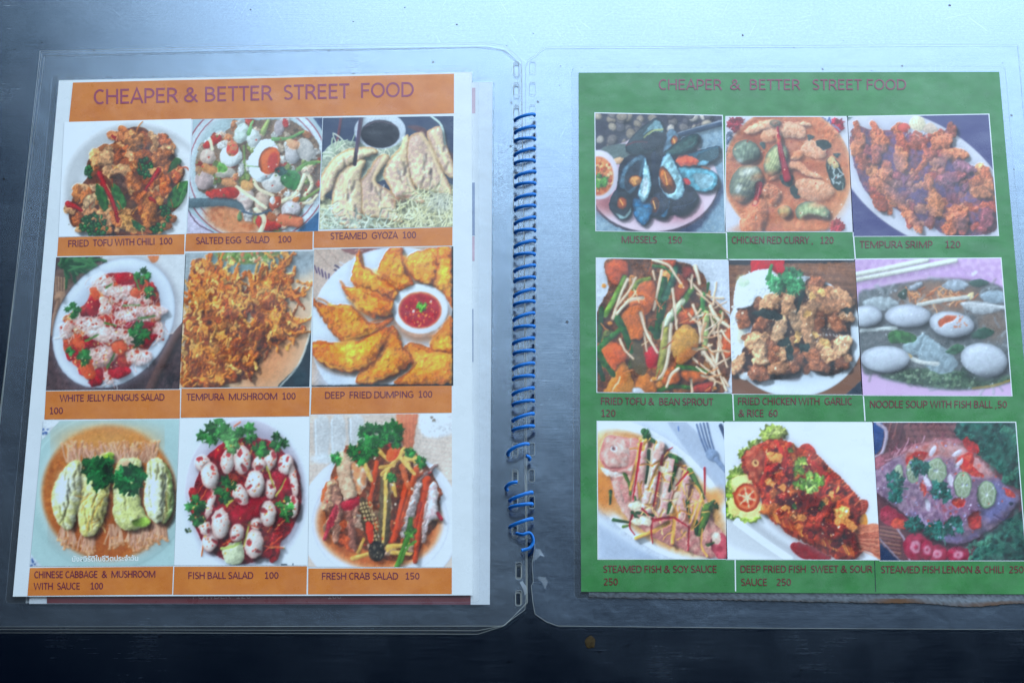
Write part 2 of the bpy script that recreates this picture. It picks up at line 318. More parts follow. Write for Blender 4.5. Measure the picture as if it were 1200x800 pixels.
class Cv:
    K = 0.5
    def __init__(s, quad_crop, seed, bg):
        q = np.array(quad_crop, float); s.o = q.min(0) - 4; sz = (q.max(0) + 4 - s.o) * s.K
        s.w, s.hh = int(sz[0]) + 2, int(sz[1]) + 2
        s.rgb = np.ones((s.hh, s.w, 3)) * np.array(bg, float); s.h = np.zeros((s.hh, s.w)); s.gl = np.zeros((s.hh, s.w)); s.fd = np.zeros((s.hh, s.w)); s.R = random.Random(seed)
    def c(s, p): return (np.asarray(p, float) - s.o) * s.K
    def box(s, lo, hi):
        x0 = max(0, int(lo[0]) - 3); y0 = max(0, int(lo[1]) - 3); x1 = min(s.w, int(hi[0]) + 4); y1 = min(s.hh, int(hi[1]) + 4)
        if x1 <= x0 or y1 <= y0: return None
        X, Y = np.meshgrid(np.arange(x0, x1, dtype=float), np.arange(y0, y1, dtype=float)); return (slice(y0, y1), slice(x0, x1)), X, Y
    def nz(s, X, Y, T, sc):
        ox, oy = s.R.random() * 512, s.R.random() * 512
        u = X * sc + ox; v = Y * sc + oy; i = np.floor(u).astype(int); j = np.floor(v).astype(int); fu = u - i; fv = v - j
        g_ = lambda a, b_: T[b_ % 512, a % 512]
        return (g_(i, j) * (1 - fu) + g_(i + 1, j) * fu) * (1 - fv) + (g_(i, j + 1) * (1 - fu) + g_(i + 1, j + 1) * fu) * fv
    def put(s, sl, X, Y, d, R, col, dome, soft, tex, col2, gloss, alpha, lift, edge, rough, patch=0.0):
        if col is None: return
        a = np.clip((d + soft) / (2 * soft), 0, 1); a = a * a * (3 - 2 * a) * alpha
        if a.max() <= 0: return
        n1 = s.nz(X, Y, T1, 0.9); col = np.array(col, float)
        C = np.ones(d.shape + (3,)) * col
        if col2 is not None:
            n2 = s.nz(X, Y, T16, .85) * .55 + s.nz(X, Y, T2, 1.6) * .5; t = np.clip(0.5 + (n2 + patch) * 0.8, 0, 1)[..., None]; C = C * (1 - t) + np.array(col2, float) * t
        if edge is not None:
            e = np.clip(1 - d / max(edge[1], .5), 0, 1)[..., None]; C = C * (1 - e) + np.array(edge[0], float) * e
        n8 = s.nz(X, Y, T8, 1.0); n16 = s.nz(X, Y, T16, 1.0)
        C = C * np.clip(1 + tex * (n1 * .7 + n8 * .35 + n16 * .4), .35, 1.8)[..., None]
        s.rgb[sl] = s.rgb[sl] * (1 - a[..., None]) + C * a[..., None]
        if dome > 0 or lift > 0:
            w = a > 0.5; hb = (s.h[sl][w].mean() * 0.75 if w.any() else 0) + lift
            t = np.clip(d / max(R, 1), 0, 1); hn = hb + dome * .85 * t * (2 - t) + (max(0, rough - .27) * 1.15 * (.5 * n8 + 1.1 * n16 + 4.2 * (.8 - np.abs(s.nz(X, Y, T16, .55)))) + rough * .25 * n1 if tex > .025 else 0)
            s.h[sl] = s.h[sl] * (1 - a) + hn * a
        s.gl[sl] = s.gl[sl] * (1 - a) + gloss * a
        f_ = min(1, max(0, (rough - .12) / .4)) if tex > .025 else 0.0
        s.fd[sl] = s.fd[sl] * (1 - a) + f_ * a
    def E(s, cx, cy, rx, ry, ang=0, col=(200, 200, 200), dome=None, soft=1.0, tex=.05, col2=None, gloss=0.2, alpha=1, wob=0.0, lift=1.0, edge=None, rough=.25, patch=0):
        (cx, cy) = s.c((cx, cy)); rx *= s.K; ry *= s.K; m_ = max(rx, ry) * 1.25
        b_ = s.box((cx - m_, cy - m_), (cx + m_, cy + m_))
        if b_ is None: return
        sl, X, Y = b_; a = math.radians(ang); dx, dy = X - cx, Y - cy
        if wob: dx = dx + wob * s.K * s.nz(X, Y, T2, 1.0); dy = dy + wob * s.K * s.nz(X, Y, T2, 1.0)
        u = dx * math.cos(a) + dy * math.sin(a); v = -dx * math.sin(a) + dy * math.cos(a)
        R = min(rx, ry); d = (1 - np.sqrt((u / rx) ** 2 + (v / ry) ** 2)) * R
        s.put(sl, X, Y, d, R, col, R * .5 if dome is None else dome, soft, tex, col2, gloss, alpha, lift, edge, rough, patch)
    def ring(s, cx, cy, rx, ry, ang, w, col, alpha=1):
        (cx, cy) = s.c((cx, cy)); rx *= s.K; ry *= s.K; b_ = s.box((0, 0), (s.w, s.hh)); sl, X, Y = b_; a = math.radians(ang)
        u = (X - cx) * math.cos(a) + (Y - cy) * math.sin(a); v = -(X - cx) * math.sin(a) + (Y - cy) * math.cos(a)
        d = w * s.K / 2 - np.abs((1 - np.sqrt((u / rx) ** 2 + (v / ry) ** 2)) * min(rx, ry))
        s.put(sl, X, Y, d, 1, col, 0, .8, .03, None, 0, alpha, 0, None, 0)
    def P(s, pts, col, dome=None, soft=1.0, tex=.06, col2=None, gloss=0.2, alpha=1, wob=0.0, lift=1.0, edge=None, rough=.3, sm=True, patch=0):
        p = s.c(pts); p = smooth_curve(p, 5, True) if sm else p
        b_ = s.box(p.min(0) - 4, p.max(0) + 4)
        if b_ is None: return
        sl, X, Y = b_; qx, qy = X, Y
        if wob: qx = X + wob * s.K * s.nz(X, Y, T2, 1.2); qy = Y + wob * s.K * s.nz(X, Y, T2, 1.2)
        best = np.full(X.shape, 1e9); ins = np.zeros(X.shape, bool)
        for i in range(len(p)):
            a, b2 = p[i], p[(i + 1) % len(p)]; e = b2 - a; L = e @ e + 1e-9
            t = np.clip(((qx - a[0]) * e[0] + (qy - a[1]) * e[1]) / L, 0, 1)
            best = np.minimum(best, (qx - a[0] - t * e[0]) ** 2 + (qy - a[1] - t * e[1]) ** 2)
            if a[1] != b2[1]:
                cr = ((a[1] > qy) != (b2[1] > qy)) & (qx < (b2[0] - a[0]) * (qy - a[1]) / (b2[1] - a[1]) + a[0]); ins ^= cr
        d = np.sqrt(best) * np.where(ins, 1, -1); R = max(d.max(), 1)
        s.put(sl, X, Y, d, R, col, R * .5 if dome is None else dome, soft, tex, col2, gloss, alpha, lift, edge, rough, patch)
    def S(s, pts, w, col, w2=None, dome=None, soft=.8, tex=.05, col2=None, gloss=.2, alpha=1, lift=.8, edge=None, rough=.15, sm=True, patch=0):
        p = s.c(pts); p = smooth_curve(p, 4) if (sm and len(p) > 2) else p; w1 = w * s.K / 2; w2 = w1 if w2 is None else w2 * s.K / 2; wm = max(w1, w2)
        b_ = s.box(p.min(0) - wm - 2, p.max(0) + wm + 2)
        if b_ is None: return
        sl, X, Y = b_; d = np.full(X.shape, -1e9); n = len(p) - 1
        for i in range(n):
            a, b2 = p[i], p[i + 1]; e = b2 - a; L = e @ e + 1e-9
            t = np.clip(((X - a[0]) * e[0] + (Y - a[1]) * e[1]) / L, 0, 1); r_ = w1 + (w2 - w1) * (i + t) / n
            d = np.maximum(d, r_ - np.sqrt((X - a[0] - t * e[0]) ** 2 + (Y - a[1] - t * e[1]) ** 2))
        s.put(sl, X, Y, d, wm, col, wm * .7 if dome is None else dome, soft, tex, col2, gloss, alpha, lift, edge, rough, patch)
    def blob(s, cx, cy, r, asp=1.0, ang=None, **kw):
        R = s.R; ang = R.uniform(0, 6.28) if ang is None else math.radians(ang); n = 9; ph = R.uniform(0, 6.28)
        pts = []
        for i in range(n):
            t = 6.2832 * i / n; rr = r * (1 + .16 * math.sin(2 * t + ph) + R.uniform(-.16, .16)); x = rr * math.cos(t) * asp; y = rr * math.sin(t)
            pts.append((cx + x * math.cos(ang) - y * math.sin(ang), cy + x * math.sin(ang) + y * math.cos(ang)))
        s.P(pts, **kw)
    def inside(s, poly):
        p = np.array(poly, float); lo, hi = p.min(0), p.max(0)
        while True:
            x, y = s.R.uniform(lo[0], hi[0]), s.R.uniform(lo[1], hi[1]); ins = False
            for i in range(len(p)):
                a, b_ = p[i], p[i - 1]
                if (a[1] > y) != (b_[1] > y) and x < (b_[0] - a[0]) * (y - a[1]) / (b_[1] - a[1]) + a[0]: ins = not ins
            if ins: return x, y
    def pile(s, poly, n, r, cols, asp=(1, 1.7), **kw):
        q = sorted((s.inside(poly) for _ in range(n)), key=lambda t: t[1] + s.R.uniform(-40, 40))
        for x, y in q:
            cl = s.R.choice(cols); kk = dict(tex=.10, wob=5, gloss=.5, rough=.5, col2=tuple(v * .72 for v in cl)); kk.update(kw)
            s.blob(x, y, s.R.uniform(*r), s.R.uniform(*asp), col=cl, **kk)
    def threads(s, poly, n, ln, w, cols, bend=.5, ang=None, **kw):
        for _ in range(n):
            x, y = s.inside(poly); a = s.R.uniform(0, 6.28) if ang is None else math.radians(s.R.gauss(ang[0], ang[1])); L = s.R.uniform(*ln); pts = [(x, y)]
            for k in range(3):
                a += s.R.uniform(-bend, bend); x += math.cos(a) * L / 3; y += math.sin(a) * L / 3; pts.append((x, y))
            s.S(pts, s.R.uniform(*w), s.R.choice(cols), **kw)
    def dots(s, poly, n, r, cols, **kw):
        for _ in range(n):
            x, y = s.inside(poly); rr = s.R.uniform(*r); s.E(x, y, rr, rr * s.R.uniform(.7, 1), s.R.uniform(0, 180), s.R.choice(cols), **kw)
    def herb(s, cx, cy, r, col=(40, 100, 50), n=5, a0=None, **kw):
        """a sprig of coriander: fans of toothed leaflets with pale veins"""
        R = s.R; a0 = R.uniform(0, 6.28) if a0 is None else math.radians(a0)
        for k in range(n):
            a = a0 + 6.2832 * k / n + R.uniform(-.3, .3); q = R.uniform(.42, .6) * r; lx, ly = cx + math.cos(a) * q, cy + math.sin(a) * q; rr = r * R.uniform(.42, .58)
            pts = []; m_ = 14
            for i in range(m_):
                t = 6.2832 * i / m_; rad = rr * (1.0 if i % 2 else .68) * R.uniform(.85, 1.15); pts.append((lx + rad * math.cos(t + a), ly + rad * math.sin(t + a)))
            f = R.uniform(.75, 1.25); cc = tuple(v * f for v in col)
            s.P(pts, col=cc, col2=tuple(v * .6 for v in cc), dome=2.5, tex=.10, rough=.5, gloss=.25, lift=2, wob=2, **kw)
            for j in (-.5, 0, .5): s.S([(cx, cy), (lx + rr * .7 * math.cos(a + j), ly + rr * .7 * math.sin(a + j))], 2.4, tuple(min(255, v * 1.35 + 12) for v in cc), dome=0, lift=0, alpha=.55)
    def leaf(s, pts, col, **kw):
        k = dict(col2=tuple(v * .7 for v in col), dome=3, gloss=.35, rough=.3, tex=.08, lift=2); k.update(kw); s.P(pts, col, **k)
    def balls(s, cx, cy, rx, ry, n, r, col):
        for _ in range(n):
            a = s.R.uniform(0, 6.28); q = math.sqrt(s.R.random()); x, y = cx + rx * q * math.cos(a), cy + ry * q * math.sin(a); f = s.R.uniform(.75, 1.2)
            s.E(x, y, r, r, 0, tuple(v * f for v in col), gloss=.7, tex=.06, edge=(tuple(v * .45 for v in col), r * s.K * .55))
            s.E(x - r * .25, y - r * .3, r * .22, r * .18, 0, (150, 190, 160), dome=0, lift=0, alpha=.7)
    def fin(s, k=.17, ao=.034, spec=64, contrast=1.0, tint=(1, 1, 1), haze=0.0, warp=1.0):
        h = s.h; Y, X = np.mgrid[0:s.hh, 0:s.w].astype(float)
        food = np.clip(blur(s.fd, 2) * 1.15 - .1, 0, 1)      # ragged, organic outlines on the food only
        dx = (s.nz(X, Y, T2, 2.2) * 1.2 + s.nz(X, Y, T16, .9) * 1.5 + s.nz(X, Y, T8, 1.) * .7) * food * warp; dy = (s.nz(X, Y, T2, 2.2) * 1.2 + s.nz(X, Y, T16, .9) * 1.5 + s.nz(X, Y, T8, 1.) * .7) * food * warp
        iu = np.clip(X + dx, 0, s.w - 1.01); iv = np.clip(Y + dy, 0, s.hh - 1.01); i = iu.astype(int); j = iv.astype(int); fu = iu - i; fv = iv - j
        def smp(A):
            a, b_ = (fu[..., None], fv[..., None]) if A.ndim == 3 else (fu, fv)
            return (A[j, i] * (1 - a) + A[j, i + 1] * a) * (1 - b_) + (A[j + 1, i] * (1 - a) + A[j + 1, i + 1] * a) * b_
        rgb, h, gl = smp(s.rgb), smp(s.h), smp(s.gl)
        h = blur(h, 1); gy, gx = np.gradient(h); nl = 1 / np.sqrt(1 + gx * gx + gy * gy)
        sh = np.clip(1 + (gx * .55 + gy * .65) * k * 1.9 * nl, .42, 1.5)
        cs = np.zeros_like(h)
        for q in (2, 4, 7, 10):
            hs_ = np.pad(h, ((int(q * 1.1), 0), (q, 0)), mode='edge')[:s.hh, :s.w]; cs = np.maximum(cs, hs_ - h - q * .35)
        oc = np.clip(blur(np.clip(cs, 0, 7), 1) * ao * 2.0 + (blur(h, 12) - h) * ao * .6, -.16, .55)
        hv = np.clip((gx * .35 + gy * .45 + 1.0) * nl / 1.152, 0, 1) ** 60
        mid = s.nz(X, Y, T8, 1.) * .06 + s.nz(X, Y, T2, 2.6) * .06
        o = rgb * (sh * (1 - oc) * (1 + mid * food))[..., None] + (hv * gl * spec * food * np.clip(.6 + .6 * s.nz(X, Y, T1, 1.0), 0, 1.6))[..., None]
        o = (o - 112) * contrast * 1.15 + 112; o = o + (o - o.mean(-1, keepdims=True)) * .12; o = o * np.array(tint)
        o = o * .88 + np.stack([blur(o[..., q], 7) for q in range(3)], -1) * .12      # colour bleeding between neighbours
        o = np.stack([blur(o[..., q], 1) * .5 + o[..., q] * .5 for q in range(3)], -1)
        if haze: o = o * (1 - haze) + np.array((185, 190, 205)) * haze
        gr = _r.randn(s.hh, s.w) * 2.0; o = o + gr[..., None]
        return np.clip(o, 4, 250)

# ------------------------------------------------------------------ the eighteen dishes (coordinates as read off enlarged views of each print)
def tofu_chili(c):
    c.E(470, 440, 415, 385, 0, (196, 196, 196), dome=0, soft=3, lift=0, tex=.01, edge=((228, 230, 232), 16)); c.E(520, 470, 370, 330, 0, (226, 226, 226), dome=0, soft=14, lift=0, tex=.01)
    pl = [(330, 120), (420, 98), (510, 112), (560, 165), (620, 130), (660, 180), (675, 250), (715, 300), (740, 340), (715, 400), (735, 470), (700, 540), (640, 590), (600, 680), (300, 690), (170, 640), (115, 600), (110, 520), (135, 430), (195, 360), (190, 280), (260, 215), (330, 175)]
    c.P(pl, (92, 50, 30), dome=14, wob=8, gloss=.3, tex=.15)
    B = [(196, 128, 78), (212, 156, 108), (176, 98, 52), (222, 172, 128), (156, 84, 44), (188, 112, 60)]
    c.pile(pl, 95, (20, 36), B)
    for x, y, r, a, an, cl in [(465, 165, 55, 1.15, 20, (200, 134, 84)), (365, 140, 32, 1.3, 30, (186, 120, 80)), (615, 160, 36, 1.1, 0, (176, 100, 62)), (640, 215, 34, 1.3, 50, (200, 150, 112)), (300, 260, 45, 1.2, 30, (214, 164, 122)), (600, 255, 52, 1.2, 20, (198, 122, 70)), (625, 415, 44, 1.1, 90, (196, 106, 52)), (330, 330, 40, 1.4, 10, (208, 160, 120)), (445, 400, 40, 1.3, 70, (192, 118, 70)), (535, 540, 52, 1.6, 100, (200, 128, 72)), (412, 620, 46, 1.5, 70, (218, 164, 104)), (245, 580, 48, 1.3, 30, (210, 150, 108)), (215, 500, 42, 1.2, 120, (218, 182, 142)), (145, 455, 34, 1.3, 100, (184, 116, 62)), (140, 590, 28, 1.6, 120, (176, 98, 50)), (690, 345, 30, 1.2, 60, (172, 92, 60)), (430, 250, 22, 1.6, 80, (210, 160, 120)), (250, 420, 26, 1.8, 10, (216, 176, 140)), (595, 490, 22, 1.5, 80, (212, 150, 80)), (350, 590, 30, 1.5, 60, (190, 118, 70))]:
        c.blob(x, y, r, a, an, col=cl, col2=tuple(v * .72 for v in cl), tex=.12, wob=6, gloss=.6, rough=.6)
    c.P([(330, 360), (400, 350), (420, 420), (440, 480), (480, 520), (420, 540), (360, 450)], (60, 38, 32), dome=0, lift=0, alpha=.8, soft=4)
    c.S([(470, 110), (485, 80), (503, 60)], 7, (190, 120, 70)); c.S([(700, 320), (740, 310), (758, 325)], 9, (170, 80, 50))
    for p, cl in [([(640, 522), (655, 450), (700, 400), (757, 388), (745, 460), (700, 528)], (58, 112, 58)), ([(245, 402), (290, 428), (318, 500), (300, 555), (262, 505)], (56, 112, 56)), ([(335, 405), (375, 420), (415, 505), (385, 545), (345, 500)], (64, 116, 66)), ([(640, 340), (680, 260), (720, 275), (690, 310)], (64, 110, 60)), ([(450, 600), (515, 640), (500, 665), (455, 640)], (50, 110, 70))]: c.leaf(p, cl)
    c.S([(700, 520), (730, 430), (752, 392)], 3, (110, 160, 100), dome=0)
    for p, w in [([(265, 345), (300, 420), (340, 500), (368, 612)], 30), ([(592, 325), (560, 375), (520, 432)], 28), ([(92, 512), (130, 525), (165, 545)], 34), ([(338, 140), (365, 165)], 18), ([(545, 480), (575, 500)], 22)]: c.S(p, w, (158, 26, 36), w2=w * .55, gloss=.8, edge=((105, 12, 22), 4))
    for x, y, rx, ry, n in [(208, 340, 20, 34, 14), (520, 315, 40, 52, 34), (235, 630, 78, 58, 60), (590, 645, 40, 28, 14), (625, 560, 28, 45, 14)]: c.balls(x, y, rx, ry, n, 12, (36, 98, 52))
    for _ in range(30):
        x, y = c.inside(pl); c.S([(x, y), (x + c.R.uniform(-30, 30), y + c.R.uniform(10, 45))], 5, c.R.choice([(216, 150, 70), (150, 70, 30), (220, 180, 130)]), dome=2)
    c.dots([(90, 620), (700, 620), (700, 680), (90, 680)], 14, (2, 3.5), [(90, 80, 60)], dome=0, lift=0)
    return c.fin()
def egg_salad(c):
    c.P([(20, 560), (180, 700), (20, 700)], (196, 190, 208), dome=0, sm=False); c.P([(640, 690), (780, 560), (780, 700)], (48, 96, 138), dome=0, sm=False); c.P([(735, 38), (795, 38), (795, 120)], (52, 66, 100), dome=0, sm=False)
    c.E(410, 335, 418, 412, 0, (206, 218, 224), dome=0, lift=0, soft=2); c.ring(410, 335, 414, 408, 0, 7, (138, 66, 82)); c.ring(410, 335, 380, 372, 0, 6, (150, 84, 98)); c.E(410, 330, 355, 345, 0, (176, 196, 202), dome=0, lift=0, soft=12)
    c.E(285, 610, 165, 90, 15, (176, 104, 66), dome=0, lift=0, soft=12, col2=(196, 136, 96))
    pl = [(80, 240), (200, 130), (330, 55), (600, 45), (700, 110), (770, 200), (775, 450), (690, 560), (620, 640), (440, 670), (380, 590), (130, 480), (75, 430)]
    c.P(pl, (128, 108, 92), dome=8, wob=6, tex=.15)
    c.pile(pl, 80, (16, 32), [(212, 206, 200), (196, 172, 156), (178, 122, 86), (224, 222, 216), (128, 146, 84), (206, 190, 172), (168, 70, 54)], gloss=.4)
    for x, y, rx, ry, an, cl in [(350, 490, 52, 82, 5, (212, 192, 186)), (445, 515, 42, 58, 0, (204, 182, 168)), (125, 395, 55, 56, 0, (188, 168, 166)), (135, 272, 46, 42, 0, (208, 190, 180)), (510, 412, 70, 58, 30, (214, 208, 202)), (610, 565, 56, 56, 0, (200, 190, 190)), (620, 240, 46, 62, 10, (206, 200, 198)), (700, 220, 50, 66, -20, (196, 190, 184)), (245, 355, 56, 30, -10, (186, 178, 168)), (545, 95, 30, 45, 0, (190, 178, 180)), (400, 160, 40, 50, 0, (216, 220, 214)), (330, 130, 40, 60, 20, (208, 220, 212))]: c.E(x, y, rx, ry, an, cl, wob=4, gloss=.35, col2=tuple(v * .88 for v in cl))
    c.E(270, 255, 64, 64, 0, (224, 228, 224), wob=4); c.E(285, 215, 36, 44, 0, (170, 120, 90), col2=(190, 60, 60), wob=6)
    c.blob(450, 275, 92, 1.15, 100, col=(232, 240, 240), tex=.03, wob=5, gloss=.2); c.E(492, 280, 57, 80, 14, (212, 112, 58), dome=6, wob=4, edge=((190, 80, 40), 6)); c.E(508, 288, 28, 56, 12, (178, 62, 48), dome=0, lift=0, soft=3)
    for p in ([(130, 462), (220, 440), (305, 432), (305, 490), (200, 505), (140, 492)], [(430, 590), (520, 612), (556, 660), (470, 684), (412, 640)], [(110, 190), (200, 140), (215, 165), (140, 215)], [(565, 50), (598, 60), (590, 95), (565, 85)]): c.P(p, (176, 54, 42), gloss=.6, col2=(150, 40, 36))
    c.leaf([(550, 385), (590, 340), (650, 350), (662, 410), (630, 450), (570, 430)], (58, 122, 66)); c.leaf([(190, 345), (205, 290), (245, 315), (240, 345)], (104, 160, 78)); c.leaf([(520, 330), (570, 320), (590, 350), (545, 370)], (60, 96, 90)); c.leaf([(305, 600), (325, 565), (335, 610), (315, 628)], (84, 110, 70))
    for p, w, cl in [([(650, 335), (700, 300), (782, 290)], 24, (100, 138, 76)), ([(672, 505), (720, 480), (778, 440)], 22, (116, 142, 76)), ([(508, 160), (600, 155), (682, 118)], 22, (104, 150, 96)), ([(345, 200), (352, 390)], 13, (110, 136, 84)), ([(450, 120), (480, 60)], 34, (150, 168, 110)), ([(370, 130), (395, 60)], 24, (110, 160, 104)), ([(360, 310), (430, 322)], 10, (150, 180, 140))]: c.S(p, w, cl, w2=w * .6, gloss=.4)
    for p, w in [([(285, 418), (370, 480), (470, 552)], 18), ([(400, 395), (430, 445), (508, 482)], 20), ([(412, 560), (458, 610), (440, 688)], 26), ([(560, 515), (640, 470), (690, 362)], 24), ([(700, 350), (730, 420), (690, 480)], 20), ([(660, 525), (720, 520), (760, 480)], 16), ([(150, 160), (165, 220)], 18)]: c.S(p, w, (228, 218, 192), gloss=.3)
    c.P([(22, 502), (150, 496), (270, 500), (330, 525), (352, 572), (290, 552), (190, 540), (22, 550)], (78, 98, 108), dome=5, gloss=.9); c.S([(335, 572), (420, 588), (490, 565)], 11, (66, 84, 104), gloss=.9); c.S([(25, 560), (80, 640), (170, 690)], 6, (70, 40, 60), dome=0)
    for x, y, rx, ry, cl in [(356, 425, 32, 21, (200, 156, 104)), (140, 327, 36, 20, (190, 138, 92)), (500, 605, 28, 32, (156, 92, 52)), (520, 520, 34, 46, (166, 76, 48)), (605, 622, 55, 34, (196, 116, 84)), (265, 405, 35, 24, (190, 140, 100)), (625, 190, 34, 26, (206, 160, 130)), (90, 340, 22, 32, (160, 126, 96)), (640, 505, 18, 18, (180, 110, 60))]: c.blob(x, y, (rx + ry) / 2, rx / ry, 10, col=cl, gloss=.5, wob=3)
    c.E(505, 508, 16, 24, 0, (226, 222, 218)); c.dots(pl, 60, (3, 6), [(236, 232, 226), (176, 50, 44), (90, 120, 60)], dome=1.5)
    return c.fin(haze=.05)
def gyoza(c):
    c.P([(520, 90), (620, 100), (785, 250), (785, 300), (640, 160)], (88, 58, 66), dome=0, soft=4); c.S([(145, 35), (118, 200)], 16, (96, 52, 68))
    c.P([(40, 250), (130, 170), (260, 180), (420, 200), (520, 150), (560, 300), (300, 420), (60, 420)], (170, 180, 162), dome=2, tex=.15)
    c.threads([(60, 230), (140, 175), (300, 215), (420, 215), (430, 260), (300, 270), (80, 300)], 50, (40, 90), (5, 9), [(206, 212, 190), (180, 196, 170), (220, 222, 204)], dome=2)
    c.P([(20, 480), (200, 560), (420, 520), (600, 420), (790, 430), (790, 670), (20, 675)], (166, 168, 140), dome=2, tex=.2)
    c.E(365, 112, 146, 106, 0, (206, 216, 226), dome=4, soft=1.5); c.E(366, 132, 110, 80, 0, (22, 20, 36), dome=0, lift=0, soft=2, tex=.02); c.S([(280, 90), (350, 60), (450, 80)], 6, (140, 110, 120), dome=0, alpha=.5)
    body = (230, 212, 178); ridge = (238, 218, 178)
    G = [([(28, 525), (40, 400), (90, 290), (170, 218), (270, 208), (315, 238), (270, 265), (200, 300), (130, 350), (110, 430), (62, 485)], [(36, 500), (62, 390), (120, 290), (200, 240), (300, 235)]),
         ([(640, 135), (660, 106), (712, 100), (740, 200), (775, 300), (782, 372), (740, 362), (700, 290), (660, 200)], [(670, 120), (720, 240), (770, 350)]),
         ([(540, 330), (520, 220), (550, 142), (600, 126), (650, 200), (680, 280), (720, 370), (752, 472), (690, 462), (600, 440), (560, 400)], [(600, 130), (660, 230), (700, 340), (748, 465)]),
         ([(445, 500), (430, 430), (400, 350), (430, 270), (480, 210), (500, 152), (520, 155), (515, 250), (530, 350), (560, 450), (600, 512), (560, 515), (500, 490)], [(505, 160), (495, 260), (520, 360), (545, 450), (590, 508)]),
         ([(290, 590), (252, 500), (255, 420), (310, 350), (350, 275), (390, 252), (410, 278), (345, 390), (430, 470), (440, 570), (465, 628), (400, 612), (350, 602)], [(395, 262), (330, 380), (345, 430), (400, 540), (450, 610)]),
         ([(105, 560), (110, 440), (150, 350), (215, 300), (262, 284), (272, 310), (245, 380), (252, 520), (240, 655), (200, 662), (140, 632)], [(258, 292), (180, 370), (165, 460), (190, 560), (220, 650)])]
    for p, r in G:
        q0 = np.array(p, float); p = [tuple(v) for v in q0.mean(0) + (q0 - q0.mean(0)) * np.array([1.22, 1.04])]
        c.P(p, body, col2=(196, 170, 158), dome=14, gloss=.45, tex=.06, lift=6, wob=4, edge=((176, 138, 98), 8)); c.S(r, 26, ridge, w2=16, dome=3, tex=.05, gloss=.2, soft=4, alpha=.7)
        q = np.array(p).mean(0)
        for k in range(5): x, y = q[0] + c.R.uniform(-45, 45), q[1] + c.R.uniform(-80, 80); c.S([(x, y), (x + c.R.uniform(-18, 18), y + c.R.uniform(20, 60))], 14, (150, 130, 132), dome=0, alpha=.35, soft=4)
        for k in range(4): x, y = q[0] + c.R.uniform(-35, 35), q[1] + c.R.uniform(-60, 60); c.S([(x, y), (x + c.R.uniform(-6, 10), y + c.R.uniform(10, 26))], 8, (232, 226, 214), dome=0, alpha=.7, soft=2)
    c.S([(258, 30), (222, 305)], 24, (66, 52, 76), w2=20, gloss=.6); c.S([(264, 30), (231, 300)], 5, (120, 96, 110), dome=0)
    c.E(480, 498, 46, 16, -12, (178, 124, 98), dome=3, soft=5, alpha=.8)
    c.threads([(450, 540), (600, 450), (785, 450), (785, 655), (440, 655)], 190, (40, 110), (4, 8), [(222, 224, 192), (206, 208, 170), (232, 232, 206), (190, 190, 150)], dome=2.5)
    c.threads([(40, 520), (100, 560), (140, 640), (280, 600), (430, 630), (430, 660), (30, 665)], 90, (40, 90), (5, 10), [(206, 218, 204), (220, 224, 206), (186, 200, 180)], dome=2.5)
    c.S([(655, 30), (715, 85), (735, 190)], 12, (188, 208, 202)); c.E(700, 520, 60, 50, 0, (176, 178, 184), dome=0, lift=0, alpha=.35, soft=14)
    return c.fin(haze=.04, contrast=.95)
